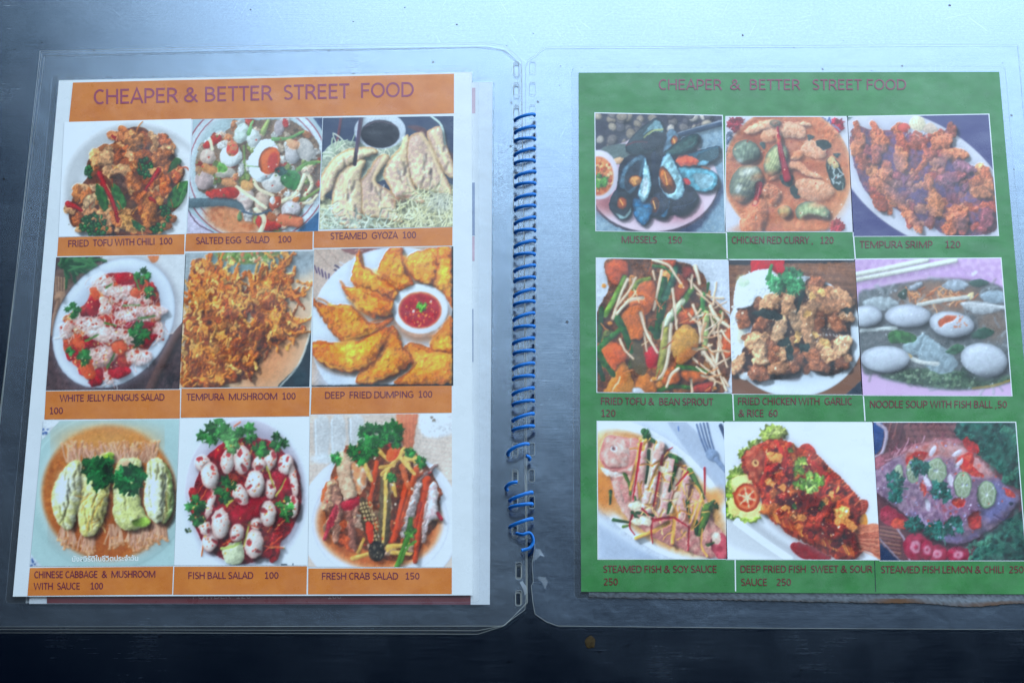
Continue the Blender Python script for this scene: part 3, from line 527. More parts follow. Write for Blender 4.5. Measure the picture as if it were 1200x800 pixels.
def fungus(c):
    c.P([(15, 40), (660, 30), (660, 660), (15, 660)], (84, 68, 72), dome=0, sm=False, col2=(70, 56, 62), tex=.1); c.P([(250, 30), (660, 30), (645, 392), (560, 396), (500, 300)], (214, 214, 214), dome=0, sm=False, tex=.02); c.P([(480, 30), (530, 30), (525, 60), (500, 70)], (190, 120, 80), dome=0); c.S([(272, 35), (268, 75)], 5, (150, 130, 120), dome=0)
    c.P([(60, 110), (240, 70), (255, 95), (150, 200), (100, 300), (55, 300)], (106, 88, 82), dome=3, tex=.1)
    c.threads([(62, 60), (210, 50), (220, 80), (140, 115), (70, 110)], 46, (40, 80), (8, 16), [(52, 96, 66), (70, 116, 80), (36, 72, 50)], ang=(5, 25), dome=3)
    for i in range(4): c.S([(60 + i * 13, 138), (62 + i * 12, 225)], 7, (160, 134, 116), dome=2)
    c.E(80, 228, 26, 30, 0, (150, 124, 108)); c.S([(72, 245), (50, 330), (44, 400)], 20, (140, 114, 100), w2=14)
    for _ in range(30): x, y = c.R.uniform(15, 640), c.R.uniform(430, 650); c.S([(x, y), (x + 90, y + c.R.uniform(-14, 14))], 3, c.R.choice([(62, 48, 54), (100, 82, 82)]), dome=0, alpha=.5)
    c.S([(655, 350), (600, 420), (540, 540), (490, 645)], 38, (88, 66, 64), gloss=.6); c.threads([(530, 610), (620, 590), (625, 640), (540, 645)], 20, (30, 60), (3, 4), [(40, 34, 40)], ang=(-60, 10), dome=0)
    c.E(330, 352, 330, 258, -52, (122, 118, 128), dome=0, lift=0, soft=12, alpha=.6)
    c.E(325, 345, 322, 250, -52, (214, 224, 236), dome=6, soft=1.5, tex=.01, edge=((190, 202, 218), 5)); c.E(325, 345, 272, 206, -52, (190, 200, 214), dome=0, lift=0, soft=16, tex=.01)
    pl = [(230, 165), (330, 115), (440, 125), (520, 180), (540, 290), (530, 380), (480, 470), (400, 545), (330, 605), (220, 610), (140, 540), (105, 460), (95, 380), (115, 310), (195, 250)]
    c.P(pl, (150, 48, 50), dome=9, wob=7, tex=.14, col2=(176, 84, 60)); c.pile(pl, 60, (14, 30), [(168, 40, 48), (190, 84, 56), (206, 130, 90), (140, 28, 44), (216, 186, 178)], gloss=.6)
    W = (216, 202, 200)
    for x, y, rx, ry in [(275, 165, 52, 34), (120, 375, 38, 44), (230, 352, 46, 34), (355, 212, 50, 32), (275, 285, 36, 36), (470, 290, 52, 26), (445, 495, 48, 44), (330, 405, 66, 28), (525, 380, 34, 46), (260, 498, 60, 28), (305, 590, 32, 30), (440, 240, 34, 18), (180, 345, 34, 30), (380, 300, 40, 26)]:
        c.blob(x, y, (rx + ry) / 2, rx / ry, 0, col=W, col2=(196, 168, 166), wob=7, gloss=.35, tex=.06, rough=.42, alpha=.86, soft=2)
        bx = [(x - rx, y - ry), (x + rx, y - ry), (x + rx, y + ry), (x - rx, y + ry)]; c.threads(bx, 16, (25, 60), (2.5, 4), [(236, 226, 226), (206, 170, 170), (226, 206, 196)], dome=1.5)
        c.dots(bx, 4, (4, 8), [(160, 50, 40), (180, 70, 50)], dome=1)
    for p in ([(335, 125), (380, 115), (425, 140), (400, 168), (340, 165)], [(215, 230), (250, 205), (255, 290), (220, 310), (195, 290)], [(380, 345), (440, 330), (430, 365), (385, 365)], [(455, 340), (510, 345), (490, 370), (455, 370)], [(105, 470), (150, 460), (165, 500), (120, 520)], [(300, 555), (390, 545), (400, 575), (330, 600)], [(470, 420), (510, 395), (520, 415), (470, 455)], [(240, 560), (275, 555), (270, 620), (235, 610)]): c.P(p, (158, 26, 46), gloss=.8, col2=(130, 18, 38))
    for x, y, r in [(350, 455, 34), (208, 562, 36), (238, 210, 24), (165, 440, 24), (420, 205, 20)]: c.blob(x, y, r, 1.2, 60, col=(196, 92, 62), gloss=.7)
    for x, y, r, a in [(458, 130, 42, 0), (492, 205, 34, 30), (140, 285, 42, 0), (440, 390, 58, 100), (188, 505, 46, 10), (128, 478, 26, 0)]: c.herb(x, y, r, (48, 106, 58), 4, a)
    for p in ([(420, 135), (440, 190)], [(370, 265), (445, 262)], [(440, 325), (512, 312)], [(285, 345), (335, 355)], [(195, 430), (255, 398)], [(295, 550), (330, 485)], [(290, 185), (315, 165)]): c.S(p, 11, (84, 130, 70), w2=7, gloss=.5)
    for _ in range(12): x, y = c.R.uniform(290, 420), c.R.uniform(240, 340); c.ring(x, y, c.R.uniform(20, 40), c.R.uniform(12, 28), c.R.uniform(0, 180), 3, (232, 216, 216), .7)
    c.dots(pl, 50, (2.5, 4.5), [(222, 190, 120), (230, 210, 160)], dome=1)
    return c.fin()
def mushroom(c):
    c.P([(20, 40), (640, 30), (640, 660), (20, 660)], (214, 198, 180), dome=0, sm=False, tex=.02); c.P([(30, 30), (640, 25), (600, 140), (420, 130), (200, 170), (40, 240)], (160, 170, 176), dome=0, soft=20)
    c.E(330, 55, 175, 80, 0, (124, 152, 158), dome=0, lift=0, soft=3); c.E(330, 44, 148, 52, 0, (120, 136, 84), dome=2, soft=3); c.dots([(200, 30), (470, 30), (440, 85), (240, 85)], 110, (5, 11), [(150, 170, 110), (90, 120, 60), (206, 200, 170), (190, 120, 90), (110, 150, 80)], dome=2)
    c.E(430, 520, 190, 120, -55, (200, 138, 96), dome=0, lift=0, soft=50, alpha=.85)
    c.P([(645, 330), (610, 440), (560, 560), (470, 665), (645, 665)], (22, 44, 56), dome=0, soft=1.5); c.S([(632, 200), (618, 400), (565, 555), (480, 655)], 9, (214, 210, 200), dome=0, alpha=.8); c.E(570, 610, 30, 40, 0, (40, 66, 76), dome=0, lift=0, alpha=.6, soft=8)
    A = [(60, 150), (100, 75), (160, 95), (235, 125), (290, 130), (335, 195), (362, 235), (355, 300), (330, 385), (260, 410), (140, 350), (80, 280), (55, 190)]
    Bq = [(335, 195), (420, 120), (480, 90), (545, 50), (500, 130), (555, 120), (555, 175), (500, 200), (585, 225), (590, 250), (515, 262), (510, 330), (600, 350), (570, 400), (530, 455), (430, 460), (400, 560), (350, 615), (300, 600), (310, 450), (360, 330)]
    Cc = [(40, 290), (130, 350), (250, 410), (300, 450), (310, 640), (40, 655), (30, 450)]
    for q in (Bq, A, Cc): c.P(q, (116, 60, 28), dome=16, wob=14, tex=.2, col2=(150, 84, 40))
    pal = [(206, 132, 60), (228, 166, 92), (178, 98, 42), (148, 74, 32), (236, 186, 116), (196, 116, 52)]
    for q, n in ((Bq, 150), (A, 150), (Cc, 150)):
        for _ in range(n):
            x, y = c.inside(q); a = c.R.uniform(-2.2, -0.4) if c.R.random() < .65 else c.R.uniform(0, 6.28); L = c.R.uniform(40, 95); cl = c.R.choice(pal); p = [(x, y)]
            for k in range(3): a += c.R.uniform(-.6, .6); x += math.cos(a) * L / 3; y += math.sin(a) * L / 3; p.append((x, y))
            w = c.R.uniform(11, 20); c.S(p, w, cl, w2=w * .6, tex=.14, gloss=.5, rough=.6, col2=tuple(v * .75 for v in cl), dome=w * .4)
            if c.R.random() < .5: c.blob(x, y, c.R.uniform(8, 13), 1.3, col=cl, tex=.12, gloss=.5, rough=.5)
    for p in ([(95, 180), (75, 130), (100, 75)], [(140, 160), (150, 100), (145, 60)], [(220, 150), (215, 90), (222, 40)], [(275, 150), (290, 110), (298, 92)], [(350, 200), (345, 150), (340, 125)], [(440, 150), (500, 90), (550, 42)], [(480, 150), (540, 150), (548, 110)], [(500, 215), (560, 245), (598, 230)], [(500, 340), (560, 360), (612, 346)], [(500, 380), (550, 410), (590, 395)], [(470, 410), (540, 440), (545, 460)]): c.S(p, 20, (200, 122, 56), w2=12, tex=.14, gloss=.4, rough=.6)
    for x, y, r in [(225, 430, 26), (130, 400, 24), (90, 480, 28), (185, 480, 24), (450, 340, 26), (470, 410, 30), (120, 250, 20), (210, 620, 26), (60, 380, 22), (420, 200, 24)]: c.blob(x, y, r * .7, 1.5, col=(222, 156, 80), tex=.14, gloss=.6, rough=.7, wob=7, alpha=.85)
    for x, y in [(290, 480), (250, 350), (380, 300), (100, 570), (220, 540), (160, 330), (330, 420)]: c.blob(x, y, 34, 1.4, col=(96, 46, 22), dome=0, lift=0, alpha=.5, soft=9)
    return c.fin(k=.18)
def wonton(c):
    c.P([(20, 25), (665, 20), (665, 660), (20, 660)], (196, 178, 168), dome=0, sm=False, tex=.04)
    for i in range(6): c.S([(30 + i * 60, 30), (120 + i * 62, 130)], 3, (150, 124, 118), dome=0, alpha=.7)
    c.P([(150, 30), (360, 20), (350, 60), (260, 75)], (120, 76, 78), dome=0, alpha=.8); c.threads([(180, 30), (350, 25), (330, 65), (270, 70)], 20, (20, 40), (3, 5), [(190, 160, 150), (80, 50, 60)], ang=(0, 5), dome=0)
    for i in range(22):
        t = i / 21; x = 30 + 110 * math.sin(t * 1.5); y = 520 - 400 * t; c.S([(x - 14, y - 12), (x + 22, y + 10)], 8, (64, 56, 84), dome=0); c.S([(x + 8, y - 26), (x + 40, y - 8)], 6, (220, 214, 216), dome=0)
    for i in range(9): c.S([(34 + i * 16, 110 + i * 9), (44 + i * 14, 140 + i * 9)], 6, (70, 56, 96), dome=0)
    c.E(410, 410, 400, 385, 0, (216, 226, 238), dome=3, soft=1.5, tex=.01); c.E(110, 620, 60, 60, 0, (190, 204, 224), dome=0, lift=0, soft=25, alpha=.6)
    W = [[(570, 50), (655, 35), (662, 300), (620, 230), (570, 185)], [(450, 85), (500, 48), (570, 28), (592, 60), (572, 192), (490, 182), (452, 132)], [(375, 42), (430, 28), (450, 120), (482, 192), (420, 216), (320, 146)], [(235, 38), (252, 110), (310, 150), (410, 215), (392, 262), (300, 236), (210, 196), (205, 150)],
         [(140, 170), (165, 210), (250, 222), (385, 270), (392, 332), (310, 357), (230, 312), (175, 252)], [(35, 246), (95, 282), (200, 286), (290, 372), (395, 346), (330, 402), (240, 442), (160, 456), (110, 402), (62, 322)], [(552, 462), (650, 330), (662, 500), (600, 505)], [(440, 482), (480, 462), (580, 500), (662, 512), (662, 652), (400, 648), (480, 572)],
         [(375, 390), (410, 402), (440, 470), (485, 530), (420, 592), (330, 632), (222, 648), (240, 592), (330, 522)], [(25, 456), (120, 459), (250, 442), (375, 380), (342, 490), (280, 562), (190, 592), (100, 577), (35, 532)]]
    for p in W:
        q = np.array(p, float); m_ = q.mean(0)
        c.P([(x + 10, y + 18) for x, y in p], (120, 84, 60), dome=0, lift=0, alpha=.55, soft=6)
        c.P(p, (222, 142, 44), col2=(196, 110, 32), dome=15, wob=5, gloss=.45, tex=.09, rough=.5, lift=5, edge=((150, 72, 22), 7))
        c.blob(m_[0], m_[1], 42, 1.3, col=(232, 166, 64), alpha=.8, soft=10, dome=6, rough=.8, tex=.1)
        for k in range(len(p) - 1):
            if c.R.random() < .7: a, b_ = q[k] * .9 + m_ * .1, q[k + 1] * .9 + m_ * .1; c.S([a, (a + b_) / 2 + [c.R.uniform(-5, 5), c.R.uniform(-5, 5)], b_], 9, c.R.choice([(176, 90, 28), (236, 176, 84), (160, 78, 24)]), alpha=.7, soft=2, dome=3)
        for k in range(16): x, y = c.inside(p); r = c.R.uniform(3, 8); c.E(x, y, r, r, 0, c.R.choice([(240, 186, 96), (186, 98, 28), (238, 176, 70)]), dome=2, alpha=.7, soft=2)
    c.E(520, 350, 128, 108, 0, (126, 70, 36), dome=0, lift=0, soft=16, alpha=.7)
    c.E(512, 350, 108, 84, 0, (190, 152, 132), dome=6, soft=2, col2=(206, 190, 186)); c.E(512, 305, 126, 112, 0, (230, 236, 242), dome=8, soft=1.5, tex=.01); c.E(511, 310, 98, 84, 0, (206, 132, 92), dome=0, lift=0, soft=2); c.E(511, 312, 90, 76, 0, (172, 34, 52), dome=1, lift=0, soft=4, gloss=.5, col2=(150, 26, 50))
    c.dots([(430, 290), (510, 240), (590, 290), (580, 350), (510, 385), (440, 350)], 45, (2.5, 5), [(230, 160, 70), (236, 196, 120), (210, 100, 60)], dome=1); c.E(482, 314, 6, 7, 0, (236, 220, 214)); c.E(560, 270, 6, 5, 0, (236, 220, 214)); c.herb(522, 294, 28, (96, 170, 62), 5, 20)
    c.P([(655, 15), (668, 15), (668, 660), (655, 660)], (22, 34, 44), dome=0, lift=0, sm=False, soft=.6); c.P([(20, 649), (668, 645), (668, 662), (20, 664)], (26, 36, 44), dome=0, lift=0, sm=False, soft=.6)
    return c.fin()
def cabbage(c):
    c.P([(10, 20), (660, 20), (660, 660), (10, 660)], (176, 204, 208), dome=0, sm=False, tex=.01); c.P([(70, 25), (150, 25), (70, 110)], (214, 220, 226), dome=0, sm=False); c.P([(15, 590), (70, 650), (15, 655)], (190, 200, 214), dome=0, sm=False)
    c.dots([(72, 60), (100, 60), (90, 90), (72, 90)], 6, (4, 7), [(60, 90, 150)], dome=0); c.dots([(18, 620), (40, 620), (40, 645), (18, 645)], 5, (4, 6), [(60, 90, 150)], dome=0)
    c.E(350, 335, 345, 330, 0, (170, 198, 202), dome=8, soft=2, tex=.01); c.E(352, 338, 300, 296, 0, (196, 216, 214), dome=0, lift=0, soft=14, tex=.01)
    c.E(355, 335, 285, 285, 0, (186, 118, 64), dome=0, lift=0, soft=8, col2=(172, 102, 54)); c.E(350, 110, 190, 60, 0, (204, 158, 100), dome=0, lift=0, soft=30, alpha=.8); c.E(350, 460, 200, 120, 0, (150, 78, 40), dome=0, lift=0, soft=40, alpha=.6)
    pal = [(196, 158, 136), (216, 180, 156), (172, 130, 110), (206, 166, 150)]
    def fan(x, y, a, n, L, sp):
        for _ in range(n):
            t = math.radians(a + c.R.uniform(-sp, sp)); l = L * c.R.uniform(.6, 1.1); x0 = x + c.R.uniform(-26, 26); ex, ey = x0 + math.cos(t) * l, y + math.sin(t) * l
            c.S([(x0, y), ((x0 + ex) / 2 + c.R.uniform(-5, 5), (y + ey) / 2), (ex, ey)], 7, c.R.choice(pal), dome=2.5); c.E(ex, ey, 7, 6, 0, c.R.choice([(214, 172, 138), (190, 140, 104)]), gloss=.5)
    for x in range(200, 580, 38): fan(x, 205, -90, 13, 85, 25)
    for x, y, n in [(180, 470, 22), (265, 500, 26), (380, 470, 20), (450, 480, 14), (500, 470, 18), (565, 450, 26)]: fan(x, y, 90, n, 95, 20)
    for p, a, b_ in [([(195, 195), (240, 200), (245, 330), (215, 470), (170, 482), (125, 420), (114, 320), (150, 240)], (214, 216, 190), (192, 194, 140)), ([(245, 235), (330, 168), (372, 182), (362, 300), (345, 440), (290, 515), (235, 502), (224, 420), (240, 320)], (214, 212, 176), (198, 194, 130)), ([(390, 212), (430, 192), (495, 208), (485, 300), (492, 390), (528, 460), (490, 482), (420, 492), (373, 440), (368, 330)], (214, 216, 184), (186, 194, 138)), ([(575, 215), (620, 245), (634, 330), (630, 410), (600, 472), (570, 440)], (160, 190, 140), (140, 176, 116)), ([(530, 200), (585, 194), (602, 300), (590, 440), (545, 452), (515, 382), (518, 280)], (212, 216, 192), (190, 200, 158))]:
        c.P([(x + 8, y + 12) for x, y in p], (96, 56, 34), dome=0, lift=0, alpha=.6, soft=7)
        c.P(p, a, col2=b_, dome=17, wob=4, gloss=.4, tex=.06, rough=.36, lift=4)
        q = np.array(p)
        for _ in range(12):
            x, y = c.inside(p); L = c.R.uniform(30, 80); c.S([(x, y - L * .6), (x + c.R.uniform(-10, 10), y), (x + c.R.uniform(-16, 16), y + L * .6)], c.R.uniform(3, 7), c.R.choice([(226, 226, 190), (236, 234, 206), (166, 170, 96), (214, 206, 140)]), dome=1.5, alpha=.5, soft=2)
    c.E(165, 320, 34, 70, 8, (222, 226, 222), dome=0, lift=0, alpha=.8, soft=14); c.E(545, 340, 20, 60, 0, (224, 228, 214), dome=0, lift=0, alpha=.6, soft=10); c.E(425, 215, 30, 22, 0, (206, 178, 150), dome=3, soft=5)
    c.threads([(250, 340), (350, 330), (335, 470), (245, 470)], 16, (40, 80), (4, 7), [(206, 160, 80), (226, 214, 160)], ang=(110, 20), alpha=.7, dome=2)
    c.leaf([(320, 200), (350, 165), (378, 172), (365, 215)], (140, 176, 70)); c.leaf([(455, 455), (520, 440), (530, 470), (480, 480)], (150, 186, 90))
    c.herb(312, 245, 80, (30, 98, 54), 6, 200); c.herb(275, 220, 44, (36, 108, 58), 4, 20); c.herb(440, 290, 78, (38, 112, 64), 6, 170); c.herb(480, 265, 44, (34, 104, 60), 4, 0)
    return c.fin()
def fish_ball(c):
    c.E(330, 360, 262, 318, 0, (196, 200, 212), dome=0, lift=0, soft=8, alpha=.5)
    c.E(320, 345, 258, 316, 0, (212, 210, 220), dome=6, soft=1.5, tex=.01); c.E(345, 340, 220, 290, -6, (176, 170, 186), dome=0, lift=0, soft=14, tex=.01)
    pl = [(130, 230), (180, 165), (300, 120), (430, 130), (510, 200), (545, 300), (550, 420), (500, 530), (400, 630), (320, 655), (230, 635), (150, 560), (105, 470), (85, 380)]
    c.P(pl, (112, 18, 34), dome=8, wob=6, tex=.15, col2=(150, 30, 44), gloss=.6); c.pile(pl, 40, (18, 36), [(150, 18, 44), (120, 14, 34), (166, 40, 46), (176, 70, 50)], gloss=.8)
    c.threads(pl, 26, (60, 120), (4, 7), [(206, 110, 60), (190, 80, 50), (222, 150, 90)], bend=.2)
    for p, cl in [([(250, 440), (330, 370), (420, 360), (415, 440), (350, 480), (280, 490)], (156, 18, 50)), ([(440, 260), (500, 265), (530, 330), (480, 370), (440, 330)], (150, 20, 48)), ([(200, 150), (240, 140), (225, 210), (190, 200)], (160, 24, 40))]: c.P(p, cl, gloss=.9, col2=(126, 10, 36))
    Wt = (214, 204, 200)
    for x, y, rx, ry, an in [(140, 220, 34, 36, 0), (245, 215, 30, 50, 5), (500, 225, 34, 44, 0), (532, 295, 18, 74, -6), (430, 205, 28, 46, 15), (380, 225, 30, 30, 0), (175, 380, 17, 76, 14), (300, 355, 32, 48, -25), (525, 405, 28, 50, 0), (430, 330, 24, 44, 0), (285, 520, 32, 40, 20), (370, 480, 26, 30, 0), (170, 555, 34, 48, 0), (150, 500, 26, 30, 0), (170, 272, 40, 58, -5), (310, 205, 38, 62, 0), (365, 308, 42, 60, 4), (420, 435, 36, 58, 0), (215, 482, 40, 66, 0), (360, 567, 42, 64, 4)]:
        c.E(x + 6, y + 10, rx * 1.05, ry * 1.05, an, (70, 8, 20), dome=0, lift=0, alpha=.5, soft=5)
        c.E(x, y, rx, ry, an, Wt, gloss=.55, tex=.03, dome=min(rx, ry) * .34, lift=4, edge=((206, 176, 172), 6))
        for _ in range(c.R.choice((1, 1, 2))):
            t = c.R.uniform(0, 6.28); c.blob(x + rx * .6 * math.cos(t), y + ry * .62 * math.sin(t), c.R.uniform(7, 13), 1.5, col=(156, 40, 52), dome=1, lift=0, wob=4, alpha=.85, gloss=.8, soft=1.5)
        c.dots([(x - rx * .6, y - ry * .6), (x + rx * .6, y - ry * .6), (x + rx * .6, y + ry * .6), (x - rx * .6, y + ry * .6)], 7, (2.5, 5), [(190, 90, 60), (200, 60, 60)], dome=0, lift=0, alpha=.8)
    c.P([(225, 590), (300, 560), (318, 630), (285, 658), (240, 650)], (206, 216, 188), dome=9, gloss=.4); c.S([(220, 590), (262, 582), (304, 560)], 12, (170, 190, 120))
    for x, y, r, cl, a in [(175, 95, 62, (54, 112, 60), 180), (205, 70, 50, (62, 124, 66), 270), (262, 110, 52, (92, 152, 92), 250), (268, 150, 36, (104, 160, 100), 90), (332, 95, 56, (62, 126, 66), 280), (388, 160, 44, (54, 116, 56), 20), (465, 130, 50, (54, 112, 60), 0), (240, 325, 52, (40, 92, 48), 90), (235, 370, 40, (44, 98, 50), 90), (108, 400, 56, (48, 98, 54), 80), (112, 455, 44, (42, 90, 50), 90), (492, 400, 46, (54, 112, 56), 100), (500, 440, 36, (48, 104, 52), 80)]: c.herb(x, y, r, cl, 4, a)
    for p in ([(415, 235), (448, 325)], [(340, 475), (315, 580)], [(430, 580), (490, 585)], [(455, 360), (498, 285)], [(240, 400), (270, 380)]): c.S(p, 10, (190, 190, 96), w2=6)
    c.S([(310, 480), (400, 500)], 6, (200, 90, 70)); c.S([(275, 60), (300, 42)], 8, (210, 130, 110)); c.S([(400, 575), (485, 585)], 7, (196, 96, 66))
    c.dots(pl, 34, (3, 5), [(226, 176, 90), (230, 196, 130)], dome=1); c.dots([(62, 485), (85, 485), (85, 520), (62, 520)], 5, (4, 8), [(96, 110, 60), (50, 70, 50)], dome=0)
    c.S([(480, 657), (500, 657)], 8, (50, 60, 70), dome=0); c.S([(528, 652), (528, 662)], 4, (50, 60, 70), dome=0)
    return c.fin()
def crab(c):
    c.P([(20, 10), (640, 10), (640, 300), (20, 300)], (216, 204, 196), dome=0, sm=False, tex=.03)
    for i in range(14): y = 30 + i * 20; c.S([(20, y + 30), (330, y - 4), (640, y + 34)], 3, (196, 178, 168), dome=0, alpha=.6)
    c.P([(500, 15), (640, 15), (640, 100), (520, 110)], (228, 230, 234), dome=0, soft=6); c.P([(395, 15), (490, 15), (470, 160), (440, 175), (410, 120)], (208, 132, 104), dome=4, sm=False, tex=.06)
    for i in range(5): c.S([(402 + i * 18, 15), (420 + i * 11, 165)], 3, (180, 100, 80), dome=0, alpha=.6)
    for x in (50, 120, 200): c.P([(x, 40), (x + 60, 40), (x + 55, 200), (x + 5, 200)], (206, 216, 222), dome=2, alpha=.5, soft=3); c.S([(x + 4, 40), (x + 6, 200)], 4, (226, 232, 236), dome=0)
    c.E(90, 210, 60, 20, 0, (222, 228, 232), dome=0, lift=0, alpha=.7, soft=4); c.S([(195, 35), (200, 150)], 5, (150, 150, 150), dome=0, alpha=.6)
    c.dots([(545, 30), (570, 25), (570, 50), (550, 50)], 4, (4, 8), [(120, 110, 100)], dome=0)
    c.E(330, 475, 345, 312, 0, (224, 230, 240), dome=3, soft=1.5, tex=.01); c.ring(330, 480, 290, 240, 0, 6, (206, 214, 226), .7)
    c.E(325, 480, 268, 200, 0, (196, 116, 68), dome=0, lift=0, soft=7, col2=(180, 100, 56), edge=((216, 160, 120), 14))
    pl = [(140, 230), (200, 170), (300, 130), (430, 160), (520, 230), (575, 330), (580, 450), (520, 540), (470, 620), (330, 620), (260, 590), (150, 560), (95, 480), (90, 380)]
    c.P(pl, (116, 66, 46), dome=10, wob=8, tex=.2); c.pile(pl, 60, (14, 30), [(176, 140, 116), (196, 166, 150), (150, 80, 56), (190, 90, 50), (120, 80, 60)], gloss=.5)
    for p, w, w2, cl in [([(125, 320), (110, 380), (95, 420)], 44, 30, (190, 150, 126)), ([(140, 350), (150, 450), (140, 555)], 44, 30, (172, 128, 112)), ([(190, 400), (210, 480), (218, 585)], 46, 30, (160, 110, 98)), ([(140, 420), (110, 500), (92, 545)], 26, 20, (190, 66, 84)), ([(235, 400), (225, 480)], 30, 20, (186, 140, 124)), ([(565, 238), (520, 280), (480, 320)], 16, 26, (140, 118, 118)), ([(492, 330), (460, 420), (430, 530)], 48, 34, (206, 192, 192)), ([(530, 400), (520, 490), (515, 560)], 30, 20, (196, 176, 176))]: c.S(p, w, cl, w2=w2, gloss=.7, tex=.1, col2=tuple(v * .78 for v in cl), rough=.5)
    c.P([(145, 222), (178, 195), (225, 258), (228, 380), (185, 402), (150, 335)], (206, 184, 162), col2=(180, 150, 130), dome=14, gloss=.6, wob=5); c.P([(205, 240), (262, 250), (268, 330), (230, 360)], (186, 130, 96), col2=(210, 190, 180), wob=6, gloss=.6); c.P([(540, 330), (570, 318), (578, 420), (592, 462), (548, 472), (520, 520), (528, 420)], (216, 206, 206), col2=(190, 170, 176), gloss=.7, dome=12)
    c.P([(160, 400), (240, 370), (235, 410), (180, 430)], (160, 40, 60), gloss=.6); c.S([(575, 440), (590, 465)], 16, (176, 50, 70))
    for p, w, cl in [([(315, 225), (300, 310), (282, 405)], 20, (196, 82, 44)), ([(445, 320), (420, 430), (385, 555)], 38, (190, 76, 40)), ([(485, 250), (455, 350), (420, 470)], 26, (206, 96, 54)), ([(528, 295), (500, 450), (478, 645)], 30, (192, 78, 44)), ([(500, 400), (480, 500)], 20, (180, 64, 36)), ([(420, 240), (450, 330)], 26, (216, 120, 80)), ([(345, 125), (370, 150)], 20, (180, 50, 40))]: c.S(p, w, cl, w2=w * .7, gloss=.6, col2=tuple(v * .8 for v in cl))
    sh = [(243, 392), (268, 380), (300, 470), (325, 570), (295, 600), (262, 510)]; c.P(sh, (72, 60, 46), dome=8, gloss=.6)
    for i in range(11):
        for j in range(4):
            x, y = 252 + i * 6 + j * 13 - 6, 400 + i * 17 - j * 2
            if j < 4: c.E(x, y, 4.5, 6, -20, (196, 176, 136), dome=0, lift=0)
    c.P([(270, 480), (300, 490), (300, 560), (280, 560)], (186, 60, 40)); c.P([(330, 290), (365, 280), (375, 460), (360, 570), (325, 570)], (84, 74, 58), dome=6, gloss=.5, tex=.2)
    for p, w in [([(352, 285), (350, 420), (340, 575)], 15), ([(300, 150), (330, 180), (362, 212)], 22), ([(432, 168), (390, 220), (335, 275)], 22), ([(420, 208), (450, 245), (475, 272)], 20), ([(265, 235), (292, 300)], 22), ([(440, 205), (500, 218)], 26), ([(330, 245), (385, 235)], 16), ([(212, 632), (285, 612)], 20), ([(235, 605), (260, 550)], 16), ([(365, 582), (455, 574)], 24), ([(380, 606), (455, 612)], 20), ([(385, 320), (395, 365)], 18), ([(345, 290), (368, 245)], 12)]: c.S(p, w, (226, 196, 124), w2=w * .7, gloss=.4, col2=(206, 168, 92))
    c.P([(360, 175), (395, 150), (415, 175), (390, 215), (358, 215)], (216, 98, 64), dome=5, gloss=.5); c.E(315, 602, 36, 42, 0, (46, 40, 34), gloss=.8, tex=.3); c.dots([(285, 570), (345, 570), (345, 640), (285, 640)], 18, (3, 6), [(150, 146, 130), (90, 84, 76)], dome=1)
    for x, y, r in [(140, 205, 34), (225, 185, 46), (270, 165, 55), (245, 200, 40), (300, 105, 58), (270, 90, 40), (345, 95, 46), (385, 95, 50), (395, 130, 36), (455, 180, 28), (500, 225, 30), (375, 290, 26), (330, 130, 36)]: c.herb(x, y, r, (44, 112, 54), 5)
    c.S([(460, 465), (440, 560), (400, 668)], 22, (76, 128, 56)); c.S([(480, 560), (440, 590), (420, 650)], 12, (96, 146, 70)); c.herb(462, 520, 30, (80, 136, 60), 4); c.dots(pl, 40, (3, 6), [(226, 196, 150), (200, 60, 50), (236, 226, 216)], dome=1.5)
    return c.fin()
